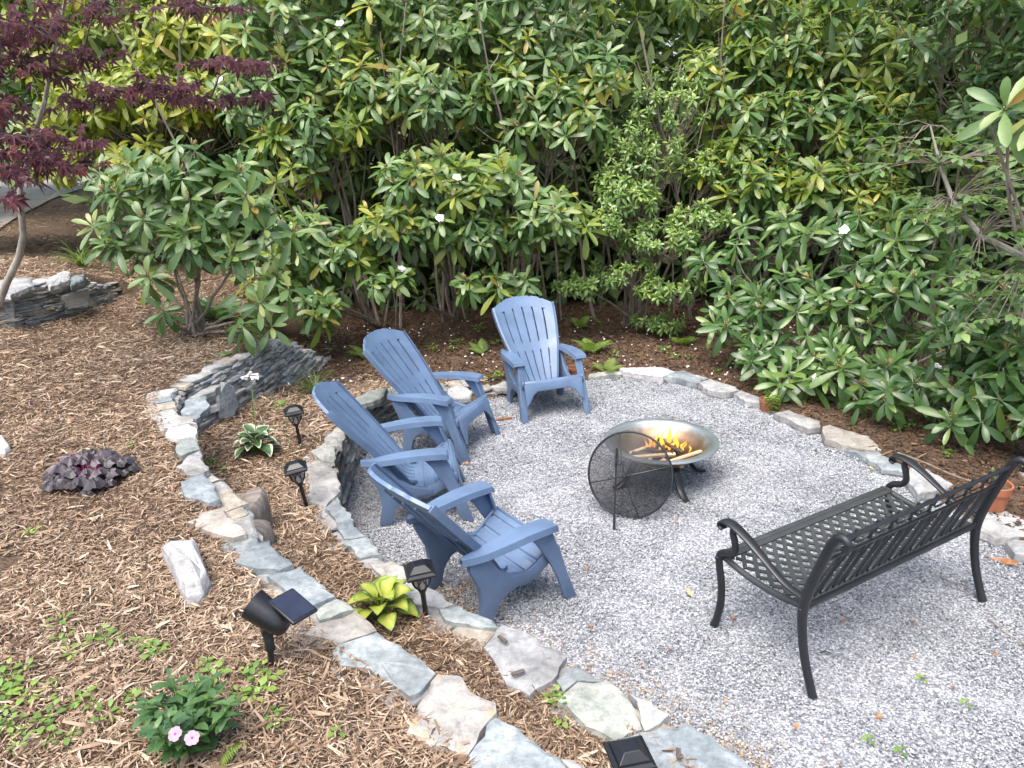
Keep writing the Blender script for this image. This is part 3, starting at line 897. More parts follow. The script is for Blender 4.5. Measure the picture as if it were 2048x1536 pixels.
for px, m in (([(939, 1511), (991, 1433), (1115, 1515), (1160, 1560), (1000, 1610), (930, 1570)], B_),
              ([(1121, 1519), (1140, 1517), (1180, 1550), (1165, 1562)], P_),
              ([(845, 1399), (875, 1346), (920, 1350), (958, 1395), (991, 1406), (993, 1427), (937, 1508), (920, 1510), (860, 1490), (815, 1465)], DI),
              ([(663, 1305), (673, 1292), (755, 1266), (800, 1290), (871, 1344), (840, 1384), (819, 1391), (740, 1339), (680, 1331)], B_),
              ([(609, 1268), (635, 1249), (710, 1223), (753, 1260), (673, 1289), (639, 1275)], CR),
              ([(630, 1221), (674, 1198), (708, 1219), (639, 1240)], GN),
              ([(533, 1151), (562, 1144), (601, 1133), (629, 1155), (670, 1192), (625, 1213), (578, 1189), (554, 1165)], B_),
              ([(472, 1127), (492, 1090), (540, 1079), (547, 1096), (586, 1129), (560, 1141), (513, 1137)], B_),
              ([(376, 1045), (403, 1025), (440, 1014), (474, 1046), (492, 1068), (466, 1076), (430, 1066)], CR),
              ([(362, 965), (376, 956), (410, 943), (440, 1000), (417, 1006), (362, 989)], B_),
              ([(352, 934), (376, 912), (400, 902), (417, 940), (386, 953)], GY),
              ([(352, 903), (359, 880), (393, 876), (400, 898), (362, 911)], GN),
              ([(332, 873), (338, 857), (376, 849), (393, 857), (390, 871), (362, 876)], M['quartz']),
              ([(335, 843), (355, 832), (379, 832), (393, 846), (342, 853)], GY),
              ([(362, 826), (372, 800), (410, 792), (420, 812), (392, 838)], B_),
              ([(376, 796), (420, 772), (440, 768), (430, 782), (398, 794)], GY)):
    c = at(*(np.mean(px, axis=0)), UZ)
    slab(px, zT_at(c.x, c.y) + .02, random.uniform(.05, .08), m, up_wall, tilt=(random.uniform(-.02, .02), random.uniform(-.02, .02)))

def upright(px, off, thick, m, parent, base_z):
    """a stone slab set on edge against the wall; px corners lie on the vertical plane through the wall at that spot"""
    u = sum(p[0] for p in px) / len(px); v = max(p[1] for p in px)
    b = at(u, v, base_z)
    nrm = Vector((-b.x * .25, -b.y, 0)).normalized() if off is None else Vector(off).normalized()
    P = []
    for (a, c) in px:
        d = ray(a, c); o = Vector((0, 0, CAM_H)); t = (b - o).dot(nrm) / d.dot(nrm); P.append(o + d * t)
    mb = MB(); rl = parent.location
    k = [p - rl + Vector((random.uniform(-.005, .005),) * 3) for p in P]
    mb.prism(k, -nrm * thick)
    return mb.build("upright_stone", m, parent, bevel=.008, seg=1)
upright([(438, 790), (452, 764), (470, 772), (478, 812), (466, 836), (440, 838)], (.9, -.45, 0), .07, B_, up_wall, .36)
upright([(580, 726), (584, 694), (594, 684), (603, 706), (598, 727)], (.9, -.45, 0), .06, P_, up_wall, .3)
upright([(90, 628), (92, 600), (176, 578), (178, 612)], (.35, -.9, 0), .1, GY, top_wall, .78)
upright([(-12, 655), (-8, 606), (12, 592), (28, 606), (32, 652)], (.35, -.9, 0), .1, GY, top_wall, .78)
for px, z, m in (([(-30, 570), (20, 556), (62, 556), (66, 572), (20, 590), (-20, 590)], 1.16, P_), ([(92, 560), (130, 541), (142, 546), (138, 560), (100, 575)], 1.18, P_),
                 ([(138, 556), (170, 548), (168, 560), (142, 572)], 1.15, B_)):
    slab(px, z, .07, m, top_wall, dome=.012)

# border of flat stones on the far side of the patio
border = empty("stone_edging", (2.2, 6.0, 0)); tag(border, "low edging of flat stones along the shrub side of the gravel", "stone edging")
for px, m, z, th in (([(1173, 747), (1247, 742), (1242, 750), (1177, 753)], GN, .04, .05), ([(1238, 736), (1325, 734), (1351, 743), (1325, 754), (1290, 750), (1247, 744)], M['quartz'], .08, .1),
                 ([(1329, 744), (1368, 741), (1416, 756), (1394, 766), (1364, 758), (1333, 754)], B_, .07, .08), ([(1396, 765), (1420, 758), (1472, 774), (1479, 781), (1446, 786), (1416, 780)], P_, .07, .09),
                 ([(1468, 787), (1481, 781), (1520, 795), (1520, 806), (1490, 802)], P_, .06, .08), ([(1548, 826), (1576, 821), (1641, 843), (1641, 854), (1615, 857)], GY, .06, .08),
                 ([(1645, 853), (1659, 850), (1737, 873), (1763, 900), (1719, 899), (1650, 878)], CR, .07, .1), ([(1689, 899), (1767, 905), (1810, 921), (1806, 943), (1763, 938), (1724, 912)], B_, .045, .06),
                 ([(1810, 956), (1819, 936), (1854, 938), (1906, 969), (1897, 977), (1836, 990)], P_, .06, .08), ([(1953, 1025), (2010, 1021), (2075, 1055), (2085, 1070), (1993, 1077), (1945, 1055)], P_, .06, .09),
                 ([(2012, 1083), (2060, 1077), (2085, 1110), (2030, 1107)], P_, .06, .08)):
    slab(px, z, th, m, border, name="edging_stone", dome=.008, rough=.008)

# single stones lying on the mulch
def boulder(name, px, z, h, m, label, cat):
    P = [at(u, v, z) for u, v in px]
    c = sum(P, Vector()) / len(P); root = Vector((c.x, c.y, z))
    A = sum(P[i].x * P[(i + 1) % len(P)].y - P[(i + 1) % len(P)].x * P[i].y for i in range(len(P)))
    if A < 0: P.reverse()
    n = len(P); V = []
    for s_, dz in ((1.0, -.03), (1.04, h * .35), (.93, h * .8), (.62, h)):
        for q in P:
            d = (q - c) * s_ * random.uniform(.95, 1.05); V.append(Vector((d.x, d.y, dz + random.uniform(-.012, .012))))
    V.append(Vector((.01, 0, h * 1.03)))
    F = [(i * n + k, i * n + (k + 1) % n, (i + 1) * n + (k + 1) % n, (i + 1) * n + k) for i in range(3) for k in range(n)]
    F += [(3 * n + k, 3 * n + (k + 1) % n, 4 * n) for k in range(n)]
    mb = MB(); mb.add(V, F); o = mb.build(name, m, bevel=.006, seg=1); o.location = root
    return tag(o, label, cat)
boulder("quartz_rock", [(330, 1125), (345, 1112), (398, 1108), (404, 1132), (422, 1180), (408, 1204), (378, 1213), (362, 1190), (352, 1165)], zT_at(-1.3, 2.9), .11, M['quartz'], "white quartz rock lying alone on the upper mulch bed", "rock")
boulder("quartz_rock", [(-20, 895), (0, 886), (12, 892), (24, 905), (10, 913), (-20, 914)], zT_at(-3, 4.2), .07, M['quartz'], "white rock half cut by the left edge of the picture", "rock")

# weathered stump set into the upper wall
c = at(482, 1035, .45)
st = empty("tree_stump", (c.x, c.y, .30)); tag(st, "weathered grey tree stump set into the upper wall", "stump")
mb = MB(); V = []; n = 18
rad = [1 + .16 * math.sin(3 * a * .349 + 1) + .1 * math.sin(7 * a * .349) + random.uniform(-.04, .04) for a in range(n)]
for r_, z_ in ((.17, -.05), (.165, .1), (.155, .24), (.15, .33), (.13, .36), (.07, .35)):
    for k in range(n):
        a = 2 * math.pi * k / n; V.append(Vector((math.cos(a) * r_ * rad[k] * .95, math.sin(a) * r_ * rad[k] * 1.25, z_ + .05 * math.sin(a * 2 + .5) * (z_ > .2) + random.uniform(-.006, .006))))
V.append(Vector((0, 0, .345)))
F = [(i * n + k, i * n + (k + 1) % n, (i + 1) * n + (k + 1) % n, (i + 1) * n + k) for i in range(5) for k in range(n)] + [(5 * n + k, 5 * n + (k + 1) % n, 6 * n) for k in range(n)]
mb.add(V, F); mb.v = [(x * .88, y * .88, z * .72) for x, y, z in mb.v]; mb.build("trunk", M['driftwood'], st, smooth=True)
mb = MB(); V = []
for r_, z_ in ((.10, -.05), (.105, .08), (.09, .17), (.05, .2)):
    for k in range(n):
        a = 2 * math.pi * k / n; V.append(Vector((.12 + math.cos(a) * r_ * (1 + .1 * math.sin(2 * a)), -.17 + math.sin(a) * r_ * 1.15, z_)))
V.append(Vector((.12, -.17, .205)))
F = [(i * n + k, i * n + (k + 1) % n, (i + 1) * n + (k + 1) % n, (i + 1) * n + k) for i in range(3) for k in range(n)] + [(3 * n + k, 3 * n + (k + 1) % n, 4 * n) for k in range(n)]
mb.add(V, F); mb.build("root_knob", M['driftwood'], st, smooth=True)

# ------------------------------------------------------------------ blue resin chairs
BACK = [(.13, .228), (.055, .232), (0, .275), (-.085, .375), (-.175, .485), (-.285, .62), (-.39, .752), (-.455, .835), (-.505, .905)]
def bk(u, v, off=0.0):
    q = interp(BACK, v); q1 = interp(BACK, min(1, v + .01)); q0 = interp(BACK, max(0, v - .01))
    t = (q1 - q0).normalized(); n = Vector((t.y, -t.x))          # towards the sitter
    if n.x < 0: n = -n
    hw = .155 + .13 * float(ss(.1, .8, np.array(v))) + .004
    conc = .045 * u * u * float(ss(.0, .45, np.array(v)))
    p = q + n * (off + conc)
    return Vector((u * hw, p.x, p.y))

SEAT = [(.09, .235), (.145, .238), (.205, .262), (.27, .305), (.322, .337), (.352, .345), (.37, .328)]
def make_chair():
    m = M['chair']
    root = empty("lounge_chair")
    NS = 6
    for i in range(NS):
        u0, u1 = -1 + 2 * i / NS, -1 + 2 * (i + 1) / NS
        g = .026
        ua, ub = u0 + (g if i else 0), u1 - (g if i < NS - 1 else 0)
        um = (u0 + u1) / 2; vt = .845 - .10 * um * um
        rows = []
        for k in range(15):
            v = vt * k / 14
            rows.append([bk(ua + (ub - ua) * j / 2, v, 0) for j in (2, 1, 0)])
        mb = MB(); mb.grid(rows, thick=.014)
        mb.build("back_slat", m, root, smooth=True)
    # arched crest with shallow notches between the slats
    rows = []
    nu = 37
    for k in range(4):
        row = []
        for j in range(nu):
            u = -1 + 2 * j / (nu - 1)
            lo = .835 - .10 * u * u; hi = 1.0 - .165 * u * u
            if j % 6 == 0 and 0 < j < nu - 1: hi -= .016
            row.append(bk(u, lo + (hi - lo) * k / 3, .0008))
        rows.append(row[::-1])
    mb = MB(); mb.grid(rows, thick=.02); mb.build("crest", m, root, smooth=True)
    # band across the back where the slots are bridged, and the foot of the back
    for v0, v1, nm in ((.475, .54, "back_band"), (.0, .06, "back_foot")):
        rows = [[bk(1 - 2 * j / 24, v0 + (v1 - v0) * k / 4, -.002) for j in range(25)] for k in range(5)]
        mb = MB(); mb.grid(rows, thick=.014); mb.build(nm, m, root, smooth=True)
    # stiffening rims down both edges of the back
    for s in (-1, 1):
        rows = [[bk(s * (1.0 + .03 * a), .05 + .78 * k / 12, .010 - .04 * b) for a, b in ((0, 0), (1, .0), (1, 1))] for k in range(13)]
        mb = MB(); mb.grid(rows if s > 0 else [r[::-1] for r in rows], thick=.008); mb.build("back_edge", m, root, smooth=True, weld=True)
    # ribs on the rear of the back
    for i in range(1, NS):
        u = -1 + 2 * i / NS
        pts = [bk(u, .1 + .72 * k / 8, -.024) for k in range(9)]
        mb = MB(); mb.tube(pts, .008, 6); mb.build("back_rib", m, root, smooth=True)
    # seat slats
    cuts = [0, .2, .39, .575, .76, 1.0]
    for i in range(5):
        t0, t1 = cuts[i] + (.0 if i == 0 else .021), cuts[i + 1] - .021
        rows = []
        for k in range(6):
            q = interp(SEAT, t0 + (t1 - t0) * k / 5); hw = .235 + .03 * (t0 + (t1 - t0) * k / 5)
            rows.append([Vector((x_ * hw, q.x, q.y - .006 * (1 - x_ * x_))) for x_ in (-1, -.5, 0, .5, 1)])
        mb = MB(); mb.grid(rows, thick=.016); mb.build("seat_slat", m, root, smooth=True, bevel=.003, seg=1)
    rows = []
    for k in range(13):
        q = interp(SEAT, k / 12 * .96); hw = .228 + .03 * k / 12
        rows.append([Vector((x_ * hw, q.x, q.y - .012)) for x_ in (-1, 0, 1)])
    mb = MB(); mb.grid(rows, thick=.006); mb.build("seat_pan", m, root, smooth=True)
    for s in (-1, 1):
        # side rail under the seat edge
        rows = []
        for k in range(13):
            t = k / 12; q = interp(SEAT, t * .97); hw = .235 + .03 * t
            dpt = .055 + .02 * math.sin(math.pi * t)
            rows.append([Vector((s * (hw + .006), q.x, q.y - .0)), Vector((s * (hw + .014), q.x, q.y - dpt))])
        mb = MB(); mb.grid(rows if s < 0 else [r[::-1] for r in rows], thick=.014); mb.build("side_rail", m, root, smooth=True, bevel=.002, seg=1)
        # rear leg: spreads down and back from the side rail
        prof = [(.235, .235), (.09, .205), (.07, .235), (-.02, .27), (-.055, .235), (-.09, .13), (-.155, .0), (-.095, 0), (-.035, .11), (.03, .17), (.10, .19), (.20, .2)]
        poly = [Vector((s * (.242 - .012 * (1 - z / .25)), y, z)) for y, z in ((.20, .235), (.06, .272), (-.02, .33), (-.08, .42), (-.13, .455), (-.215, .452), (-.205, .40), (-.15, .27), (-.135, .15), (-.165, .0), (-.085, 0), (-.05, .11), (.0, .165), (.08, .188), (.2, .2))]
        mb = MB(); mb.prism(poly, (s * .036, 0, 0)); mb.build("rear_leg", m, root, smooth=True, bevel=.005)
        # front leg, an angled panel that widens into the arm
        sp = lambda z: .268 + .02 * (1 - z / .5)
        side = [(.135, .485), (.285, .487), (.315, .42), (.40, .16), (.455, .0), (.395, .0), (.37, .02), (.325, .17), (.265, .3), (.205, .40)]
        poly = [Vector((s * (sp(z) + .012), y, z)) for y, z in side]
        mb = MB(); mb.prism(poly, (s * .022, 0, 0)); mb.build("front_leg", m, root, smooth=True, bevel=.006)
        front = [Vector((s * (sp(.47) - .0 + dx), .285 - .0, .47)) for dx in (-.02, .03)]
        rows = []
        for z in (.47, .40, .30, .2, .1, .0):
            y = .295 + (.452 - .295) * (1 - z / .47)
            wdt = .05 + .012 * (z / .47)
            rows.append([Vector((s * (sp(z) + .03 - wdt), y - .004, z)), Vector((s * (sp(z) + .026), y, z))])
        mb = MB(); mb.grid(rows if s > 0 else [r[::-1] for r in rows], thick=.016); mb.build("leg_flange", m, root, smooth=True, bevel=.004)
        # arm: wide paddle with down-turned edge
        xs = [(-.245, .245, .285), (-.19, .24, .305), (-.12, .235, .325), (-.02, .23, .34), (.1, .228, .348), (.2, .228, .35), (.27, .23, .348), (.305, .236, .343)]
        rows = []
        for y, xi, xo in xs:
            z = .482 + .030 * float(ss(-.25, .15, np.array(y))) - (.004 if y > .25 else 0) - (.006 if y > .3 else 0)
            rows.append([Vector((s * xi, y, z - .034)), Vector((s * (xi + .006), y, z)), Vector((s * (xi + xo) / 2, y, z + .003)), Vector((s * (xo - .006), y, z)), Vector((s * xo, y, z - .036))])
        mb = MB(); mb.grid(rows if s > 0 else [r[::-1] for r in rows], thick=.010)
        # front lip of the arm
        f = rows[-1]; lip = [[p + Vector((0, .002, 0)) for p in f], [p + Vector((0, .012, -.024)) if 0 < i < 4 else p + Vector((0, .008, -.004)) for i, p in enumerate(f)]]
        mb.grid(lip if s > 0 else [r[::-1] for r in lip], thick=.008)
        mb.build("arm", m, root, smooth=True, weld=True)
    # front apron arching into the legs
    top, bot = [], []
    for k in range(15):
        x_ = -.27 + .54 * k / 14; a = abs(x_) / .27
        zb = .325 - (.07 + .12 * float(ss(.6, 1.0, np.array(a)))); top.append(Vector((x_, .372, .328))); bot.append(Vector((x_, .372 + (.328 - zb) * .335 - .004, zb)))
    mb = MB(); mb.grid([top, bot], thick=.016); mb.build("apron", m, root, smooth=True, bevel=.004)
    return root

chair0 = make_chair()
CH = [((.2504, 6.6854), -2.831, "blue resin chair facing the fire, farthest from the camera"),
      ((-.6533, 5.8502), -1.9625, "blue resin chair second from the far end, beside the wall"),
      ((-.7758, 4.748), -1.4344, "blue resin chair seen side-on, behind the nearest chair"),
      ((-.2374, 3.6091), -.944, "blue resin chair nearest the camera, its back turned to it")]
for i, (xy, a, lab) in enumerate(CH):
    o = chair0 if i == 0 else copy_tree(chair0)
    o.location = (xy[0], xy[1], .008); o.rotation_euler = (0, 0, a)
    tag(o, lab, "chair", "blue chairs around the fire pit")

# ------------------------------------------------------------------ cast bench
def make_bench():
    root = empty("garden_bench", (1.6571, 3.517, .006), -2.6229)
    tag(root, "black cast metal garden bench with latticed seat and oval-patterned back", "bench")
    m = M['iron']; W = .667
    rear = [(.465, 0), (.44, .06), (.40, .17), (.372, .30), (.365, .41), (.385, .52), (.42, .64), (.452, .74), (.475, .80), (.498, .835), (.528, .84), (.545, .822), (.538, .798), (.518, .795)]
    rearr = [.022, .021, .021, .022, .024, .024, .023, .022, .022, .021, .019, .017, .014, .012]
    front = [(-.155, 0), (-.135, .06), (-.118, .16), (-.122, .27), (-.142, .36), (-.145, .415), (-.118, .448), (-.07, .468), (-.048, .50), (-.055, .545), (-.07, .585), (-.06, .612)]
    arm = [(-.128, .572), (-.152, .585), (-.15, .612), (-.12, .63), (-.06, .628), (.03, .598), (.12, .552), (.21, .505), (.29, .478), (.375, .472)]
    for s in (-1, 1):
        mb = MB(); P = [interp(rear, k / 40) for k in range(41)]; rr = [np.interp(k / 40 * 13, range(14), rearr) for k in range(41)]
        mb.tube([(s * W, p.x, p.y) for p in P], [float(r_) for r_ in rr], 8, up=(1, 0, 0)); mb.build("rear_leg", m, root, smooth=True)
        mb = MB(); P = [interp(front, k / 30) for k in range(31)]
        mb.tube([(s * W, p.x, p.y) for p in P], [.021 - .004 * k / 30 for k in range(31)], 8, up=(1, 0, 0)); mb.build("front_leg", m, root, smooth=True)
        mb = MB(); P = [interp(arm, k / 28) for k in range(29)]
        rows = []
        for k, p in enumerate(P):
            hw = .020 + .010 * math.sin(math.pi * min(1, k / 20))
            rows.append([Vector((s * W - hw, p.x, p.y)), Vector((s * W, p.x, p.y + .004)), Vector((s * W + hw, p.x, p.y))])
        mb.grid(rows, thick=.012); mb.build("arm", m, root, smooth=True, bevel=.003, seg=1)
        for y, z in ((.365, .41), (-.146, .41)):
            mb = MB(); mb.lathe([(0, .006), (.008, .005), (.011, 0), (.011, -.01)], 10, mtx=Matrix.Rotation(s * math.pi / 2, 3, 'Y'))
            o = mb.build("bolt", m, root, smooth=True); o.location = (s * (W + .02), y, z)
    # seat: dished surface
    def sz(y): return .418 - .03 * math.sin(math.pi * (y + .15) / .50) - .01 * (y + .15)
    sm = M['seat_iron']; W2 = W - .022
    for s in (-1, 1):
        mb = MB(); P = [(s * W2, -.15 + .5 * k / 12, sz(-.15 + .5 * k / 12) - .008) for k in range(13)]
        mb.tube(P, .017, 8, up=(0, 0, 1)); mb.build("seat_side_rail", sm, root, smooth=True)
    for y, nm in ((-.15, "seat_front_rail"), (.35, "seat_back_rail")):
        mb = MB(); mb.box((0, y, sz(y) - .008), (2 * W2, .034, .032)); mb.build(nm, sm, root, smooth=True, bevel=.008)
    y0, y1 = -.14, .345; x0, x1 = -W2 + .01, W2 - .01
    sp_ = .072
    for sgn in (1, -1):
        k = -40
        while k < 60:
            c0 = k * sp_; k += 1
            # line: x = c0 + sgn * 0.8 * (y - ymid)
            pts = []
            for j in range(13):
                y = y0 + (y1 - y0) * j / 12; x = c0 + sgn * .85 * (y - .1)
                if x0 <= x <= x1: pts.append((x, y))
            if len(pts) < 2: continue
            d = Vector((sgn * .85, 1, 0)).normalized(); nrm = Vector((-d.y, d.x, 0))
            rows = [[Vector((x, y, sz(y) + (.0015 if sgn > 0 else 0))) + nrm * (.0105 * q) for q in (1, 0, -1)] for x, y in pts]
            mb = MB(); mb.grid(rows, thick=.008); mb.build("seat_lattice_bar", sm, root)
    mb = MB(); mb.box((0, .31, sz(.31) + .001), (2 * W2, .05, .010)); mb.build("seat_back_border", sm, root, bevel=.003)
    mb = MB(); mb.box((0, -.118, sz(-.118) + .003), (2 * W2, .034, .010)); mb.build("seat_front_border", sm, root, bevel=.003)
    # back: rails and pierced rings on the leaning plane of the posts
    def bp(x, h, off=0):
        p = interp(rear, .30 + .33 * h)       # from just above the seat to the top scroll
        return Vector((x, p.x + off, p.y))
    def rail(h0, h1, nm, th, n=12):
        rows = [[bp(-W2 + 2 * W2 * j / n, h, -.004) for j in range(n + 1)] for h in (h0, (h0 + h1) / 2, h1)]
        mb = MB(); mb.grid(rows, thick=th); return mb.build(nm, m, root, smooth=True, bevel=.004)
    rail(.925, 1.0, "back_top_rail", .018); rail(.575, .61, "back_mid_rail", .012); rail(.02, .08, "back_bottom_rail", .018)
    def ring_mesh(a, b, r_, name, slant=0.0, n=26):
        """flat oval ring in the x-h plane"""
        mb = MB(); P = []
        for k in range(n + 1):
            t = 2 * math.pi * k / n; x = a * math.cos(t); z = b * math.sin(t)
            P.append(Vector((x + slant * z, 0, z)))
        mb.tube(P, r_, 6, caps=False, up=(0, 1, 0)); return mb.mesh(name, m, smooth=True)
    tilt = lambda h: math.atan2(bp(0, h + .02).y - bp(0, h - .02).y, bp(0, h + .02).z - bp(0, h - .02).z)
    def put(me, nm, x, h):
        return inst(nm, me, root, bp(x, h, -.006), Euler((-tilt(h), 0, 0)).to_quaternion())
    zt = (bp(0, .925) - bp(0, .61)).length; zl = (bp(0, .575) - bp(0, .08)).length
    top_ring = ring_mesh(.056, zt * .42, .0055, "back_oval")
    nr = 9
    for i in range(nr): put(top_ring, "back_oval", -W2 + 2 * W2 * (i + .5) / nr, .7675)
    for i in range(nr + 1):
        x = -W2 + 2 * W2 * i / nr
        mb = MB(); mb.tube([Vector((0, 0, -zt / 2)), Vector((.006, 0, -zt * .15)), Vector((.006, 0, zt * .15)), Vector((0, 0, zt / 2))], [.012, .006, .006, .012], 6, up=(0, 1, 0))
        if 0 < i < nr: put(mb.mesh("back_link", m, smooth=True), "back_link", x, .7675)
    low_ring = ring_mesh(.020, zl * .48, .005, "back_loop", slant=-.42)
    wide_ring = ring_mesh(.034, zl * .48, .005, "back_loop", slant=-.42)
    nl = 15
    for i in range(nl):
        put(wide_ring if i % 2 else low_ring, "back_loop", -W2 + .07 + (2 * W2 - .14) * i / (nl - 1), .33)
    bar = MB(); bar.tube([Vector((.42 * .5 * zl, 0, -.5 * zl)), Vector((0, 0, 0)), Vector((-.42 * .5 * zl, 0, .5 * zl))], .0045, 6, up=(0, 1, 0)); bme = bar.mesh("back_bar", m, smooth=True)
    for i in range(nl - 1):
        put(bme, "back_bar", -W2 + .07 + (2 * W2 - .14) * (i + .5) / (nl - 1), .33)
    return root
make_bench()

# ------------------------------------------------------------------ fire bowl
PC = Vector((1.046, 5.0, 0))
fp = empty("fire_pit", PC); tag(fp, "round steel fire bowl on dark curved legs", "fire pit")
prof = [(.0, .186), (.08, .188), (.17, .2), (.235, .222), (.28, .252), (.305, .28), (.316, .302), (.324, .309), (.338, .311), (.342, .317), (.366, .326), (.388, .3295), (.400, .326), (.403, .318), (.398, .311), (.382, .315), (.335, .301), (.312, .272), (.24, .208), (.16, .182), (.07, .172), (0, .17)]
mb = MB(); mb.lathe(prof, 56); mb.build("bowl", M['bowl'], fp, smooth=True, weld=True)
mb = MB(); mb.lathe([(.17, .19), (.185, .183), (.185, .165), (.17, .158), (.16, .165), (.16, .183), (.17, .19)], 32); mb.build("leg_ring", M['iron'], fp, smooth=True)
f0 = at(1372, 1004, 0) - PC; a0 = math.atan2(f0.y, f0.x)
for k in range(4):
    a = a0 + k * math.pi / 2
    P = [(.13, .185), (.18, .182), (.215, .165), (.24, .125), (.265, .08), (.30, .04), (.345, .014), (.375, .008)]
    q = [interp(P, i / 18) for i in range(19)]
    mb = MB(); mb.tube([(p.x, 0, p.y) for p in q], [.036 - .014 * i / 18 for i in range(19)], 8, up=(0, 1, 0), sx=.6)
    o = mb.build("leg", M['iron'], fp, smooth=True); o.rotation_euler = (0, 0, a)
# kindling
sticks = [(-.09, -.12, .255, .03, .34, .02, 0), (.13, -.15, .252, .38, .30, .10, 0), (-.03, -.03, .255, -.7, .26, .06, 1), (.02, .02, .27, 1.35, .24, -.1, 1), (-.12, .02, .25, .45, .24, .08, 0),
          (.06, -.02, .285, 2.2, .24, .1, 1), (-.05, -.2, .23, .9, .17, .03, 0), (-.13, -.19, .232, 1.1, .15, .02, 0), (.03, -.21, .228, -.35, .18, 0, 0), (-.16, -.05, .245, -.5, .2, .05, 1)]
for i, (x, y, z, a, L, pitch, ch) in enumerate(sticks):
    mb = MB(); hw, hh = random.uniform(.011, .016), random.uniform(.007, .011)
    rows = []
    for k in range(4):
        t = -.5 + k / 3; j = random.uniform(-.003, .003)
        rows.append([(hw + j, hh), (-hw + j, hh * .9), (-hw + j, -hh), (hw + j, -hh)])
    V = [Vector((-L / 2 + L * k / 3, p[0], p[1])) for k, r_ in enumerate(rows) for p in r_]
    F = [(k * 4 + j, k * 4 + (j + 1) % 4, (k + 1) * 4 + (j + 1) % 4, (k + 1) * 4 + j) for k in range(3) for j in range(4)] + [(3, 2, 1, 0), (12, 13, 14, 15)]
    mb.add(V, F); o = mb.build("kindling_stick", M['char' if ch else 'wood'], bevel=.002, seg=1)
    o.location = PC + Vector((x, y, z)); o.rotation_euler = (random.uniform(-.4, .4), -pitch, a)
    tag(o, {0: "long pale stick lying level at the front of the fire bowl", 1: "pale stick slanting up at the right front of the fire bowl", 4: "pale stick behind the mesh screen at the bowl's left"}.get(i, "charred kindling stick smouldering under the flames in the fire bowl" if ch else "short pale kindling offcut at the very front of the fire bowl"), "kindling", "kindling in the fire bowl")
# flames
fire = empty("fire", PC + Vector((.02, .0, .245))); tag(fire, "orange flames rising from the kindling in the bowl", "fire")
for i, (x, y, h, r_, lx) in enumerate([(.03, .03, .24, .03, .07), (.0, .02, .17, .028, -.02), (-.05, .05, .15, .024, .03), (-.09, .04, .12, .022, -.03), (.09, 0, .13, .02, -.02), (.13, -.03, .1, .016, .02), (.05, -.02, .12, .022, .03), (-.13, .02, .10, .018, .02),
                                 (.10, .04, .15, .018, .03), (-.02, -.04, .08, .02, -.02), (.15, .0, .07, .014, .01), (.17, -.06, .08, .012, .02)]):
    mb = MB(); P = []; rr = []
    for k in range(11):
        t = k / 10
        P.append(Vector((x + lx * t * t + .012 * math.sin(t * 7 + i * 1.7), y + .01 * math.cos(t * 6 + i), h * t))); rr.append(max(.0008, r_ * .7 * (math.sin(math.pi * min(1, t * 1.15 + .12)) * (1 - t) ** .6)))
    mb.tube(P, rr, 8, sx=.6); mb.build("flame", M['flame'], fire, smooth=True)

# spark screen leaning on the bowl
b0 = at(1236, 1037, 0); RS = .283
nrm = Vector((-.42, -.88, .34)).normalized()
side = Vector((0, 0, 1)).cross(nrm).normalized(); upv = nrm.cross(side).normalized()
ctr = b0 + upv * RS + Vector((.045, .0, .008))
scr = empty("spark_screen", ctr); tag(scr, "black domed mesh spark screen leaning against the fire bowl", "spark screen")
scr.rotation_mode = 'QUATERNION'; scr.rotation_quaternion = Matrix((side, upv, nrm)).transposed().to_quaternion()
dome = lambda r_: .11 * (1 - (r_ / RS) ** 2)
mb = MB(); mb.lathe([(RS * k / 12 + .0005, dome(RS * k / 12)) for k in range(13)], 48); mb.build("mesh_dome", M['screen'], scr, smooth=True)
mb = MB(); mb.tube([(RS * math.cos(t), RS * math.sin(t), 0) for t in [2 * math.pi * k / 48 for k in range(49)]], .0075, 8, caps=False); mb.build("rim", M['iron'], scr, smooth=True)
for a in (.35, .35 + math.pi / 2):
    mb = MB(); P = []
    for k in range(17):
        r_ = -RS + 2 * RS * k / 16; P.append((r_ * math.cos(a), r_ * math.sin(a), dome(abs(r_)) + .003))
    mb.tube(P, .0038, 6); mb.build("rib", M['iron'], scr, smooth=True)
mb = MB(); mb.lathe([(0, .137), (.012, .135), (.016, .125), (.010, .117), (.006, .111)], 14); mb.build("knob", M['iron'], scr, smooth=True)

# poker propped against the screen
pb = at(1228, 1060, 0); ptp = pb + (at(1236, 892, .0) - pb).normalized() * .0
base = pb; top = Vector((pb.x + .035, pb.y + .17, .50))
pk = empty("fire_poker", base); tag(pk, "thin fire poker with coiled handle propped against the mesh screen", "poker")
d = (top - base)
mb = MB(); mb.tube([d * t for t in (0, .25, .5, .75, 1.0)], [.0055, .0055, .005, .005, .005], 6); mb.build("rod", M['iron'], pk, smooth=True)
mb = MB(); mb.tube([d * .0, d * .1, d * .22], [.008, .009, .007], 6); mb.build("tip", M['iron'], pk, smooth=True)
mb = MB(); dn = d.normalized(); e1 = dn.orthogonal().normalized(); e2 = dn.cross(e1); P = []
for k in range(9 * 12 + 1):
    t = k / (9 * 12); a = 2 * math.pi * 9 * t; rr_ = .010 + .005 * math.sin(math.pi * t)
    P.append(d * (.76 + .22 * t) + (e1 * math.cos(a) + e2 * math.sin(a)) * rr_)
mb.tube(P, .0027, 5); mb.build("coil_handle", M['iron'], pk, smooth=True)

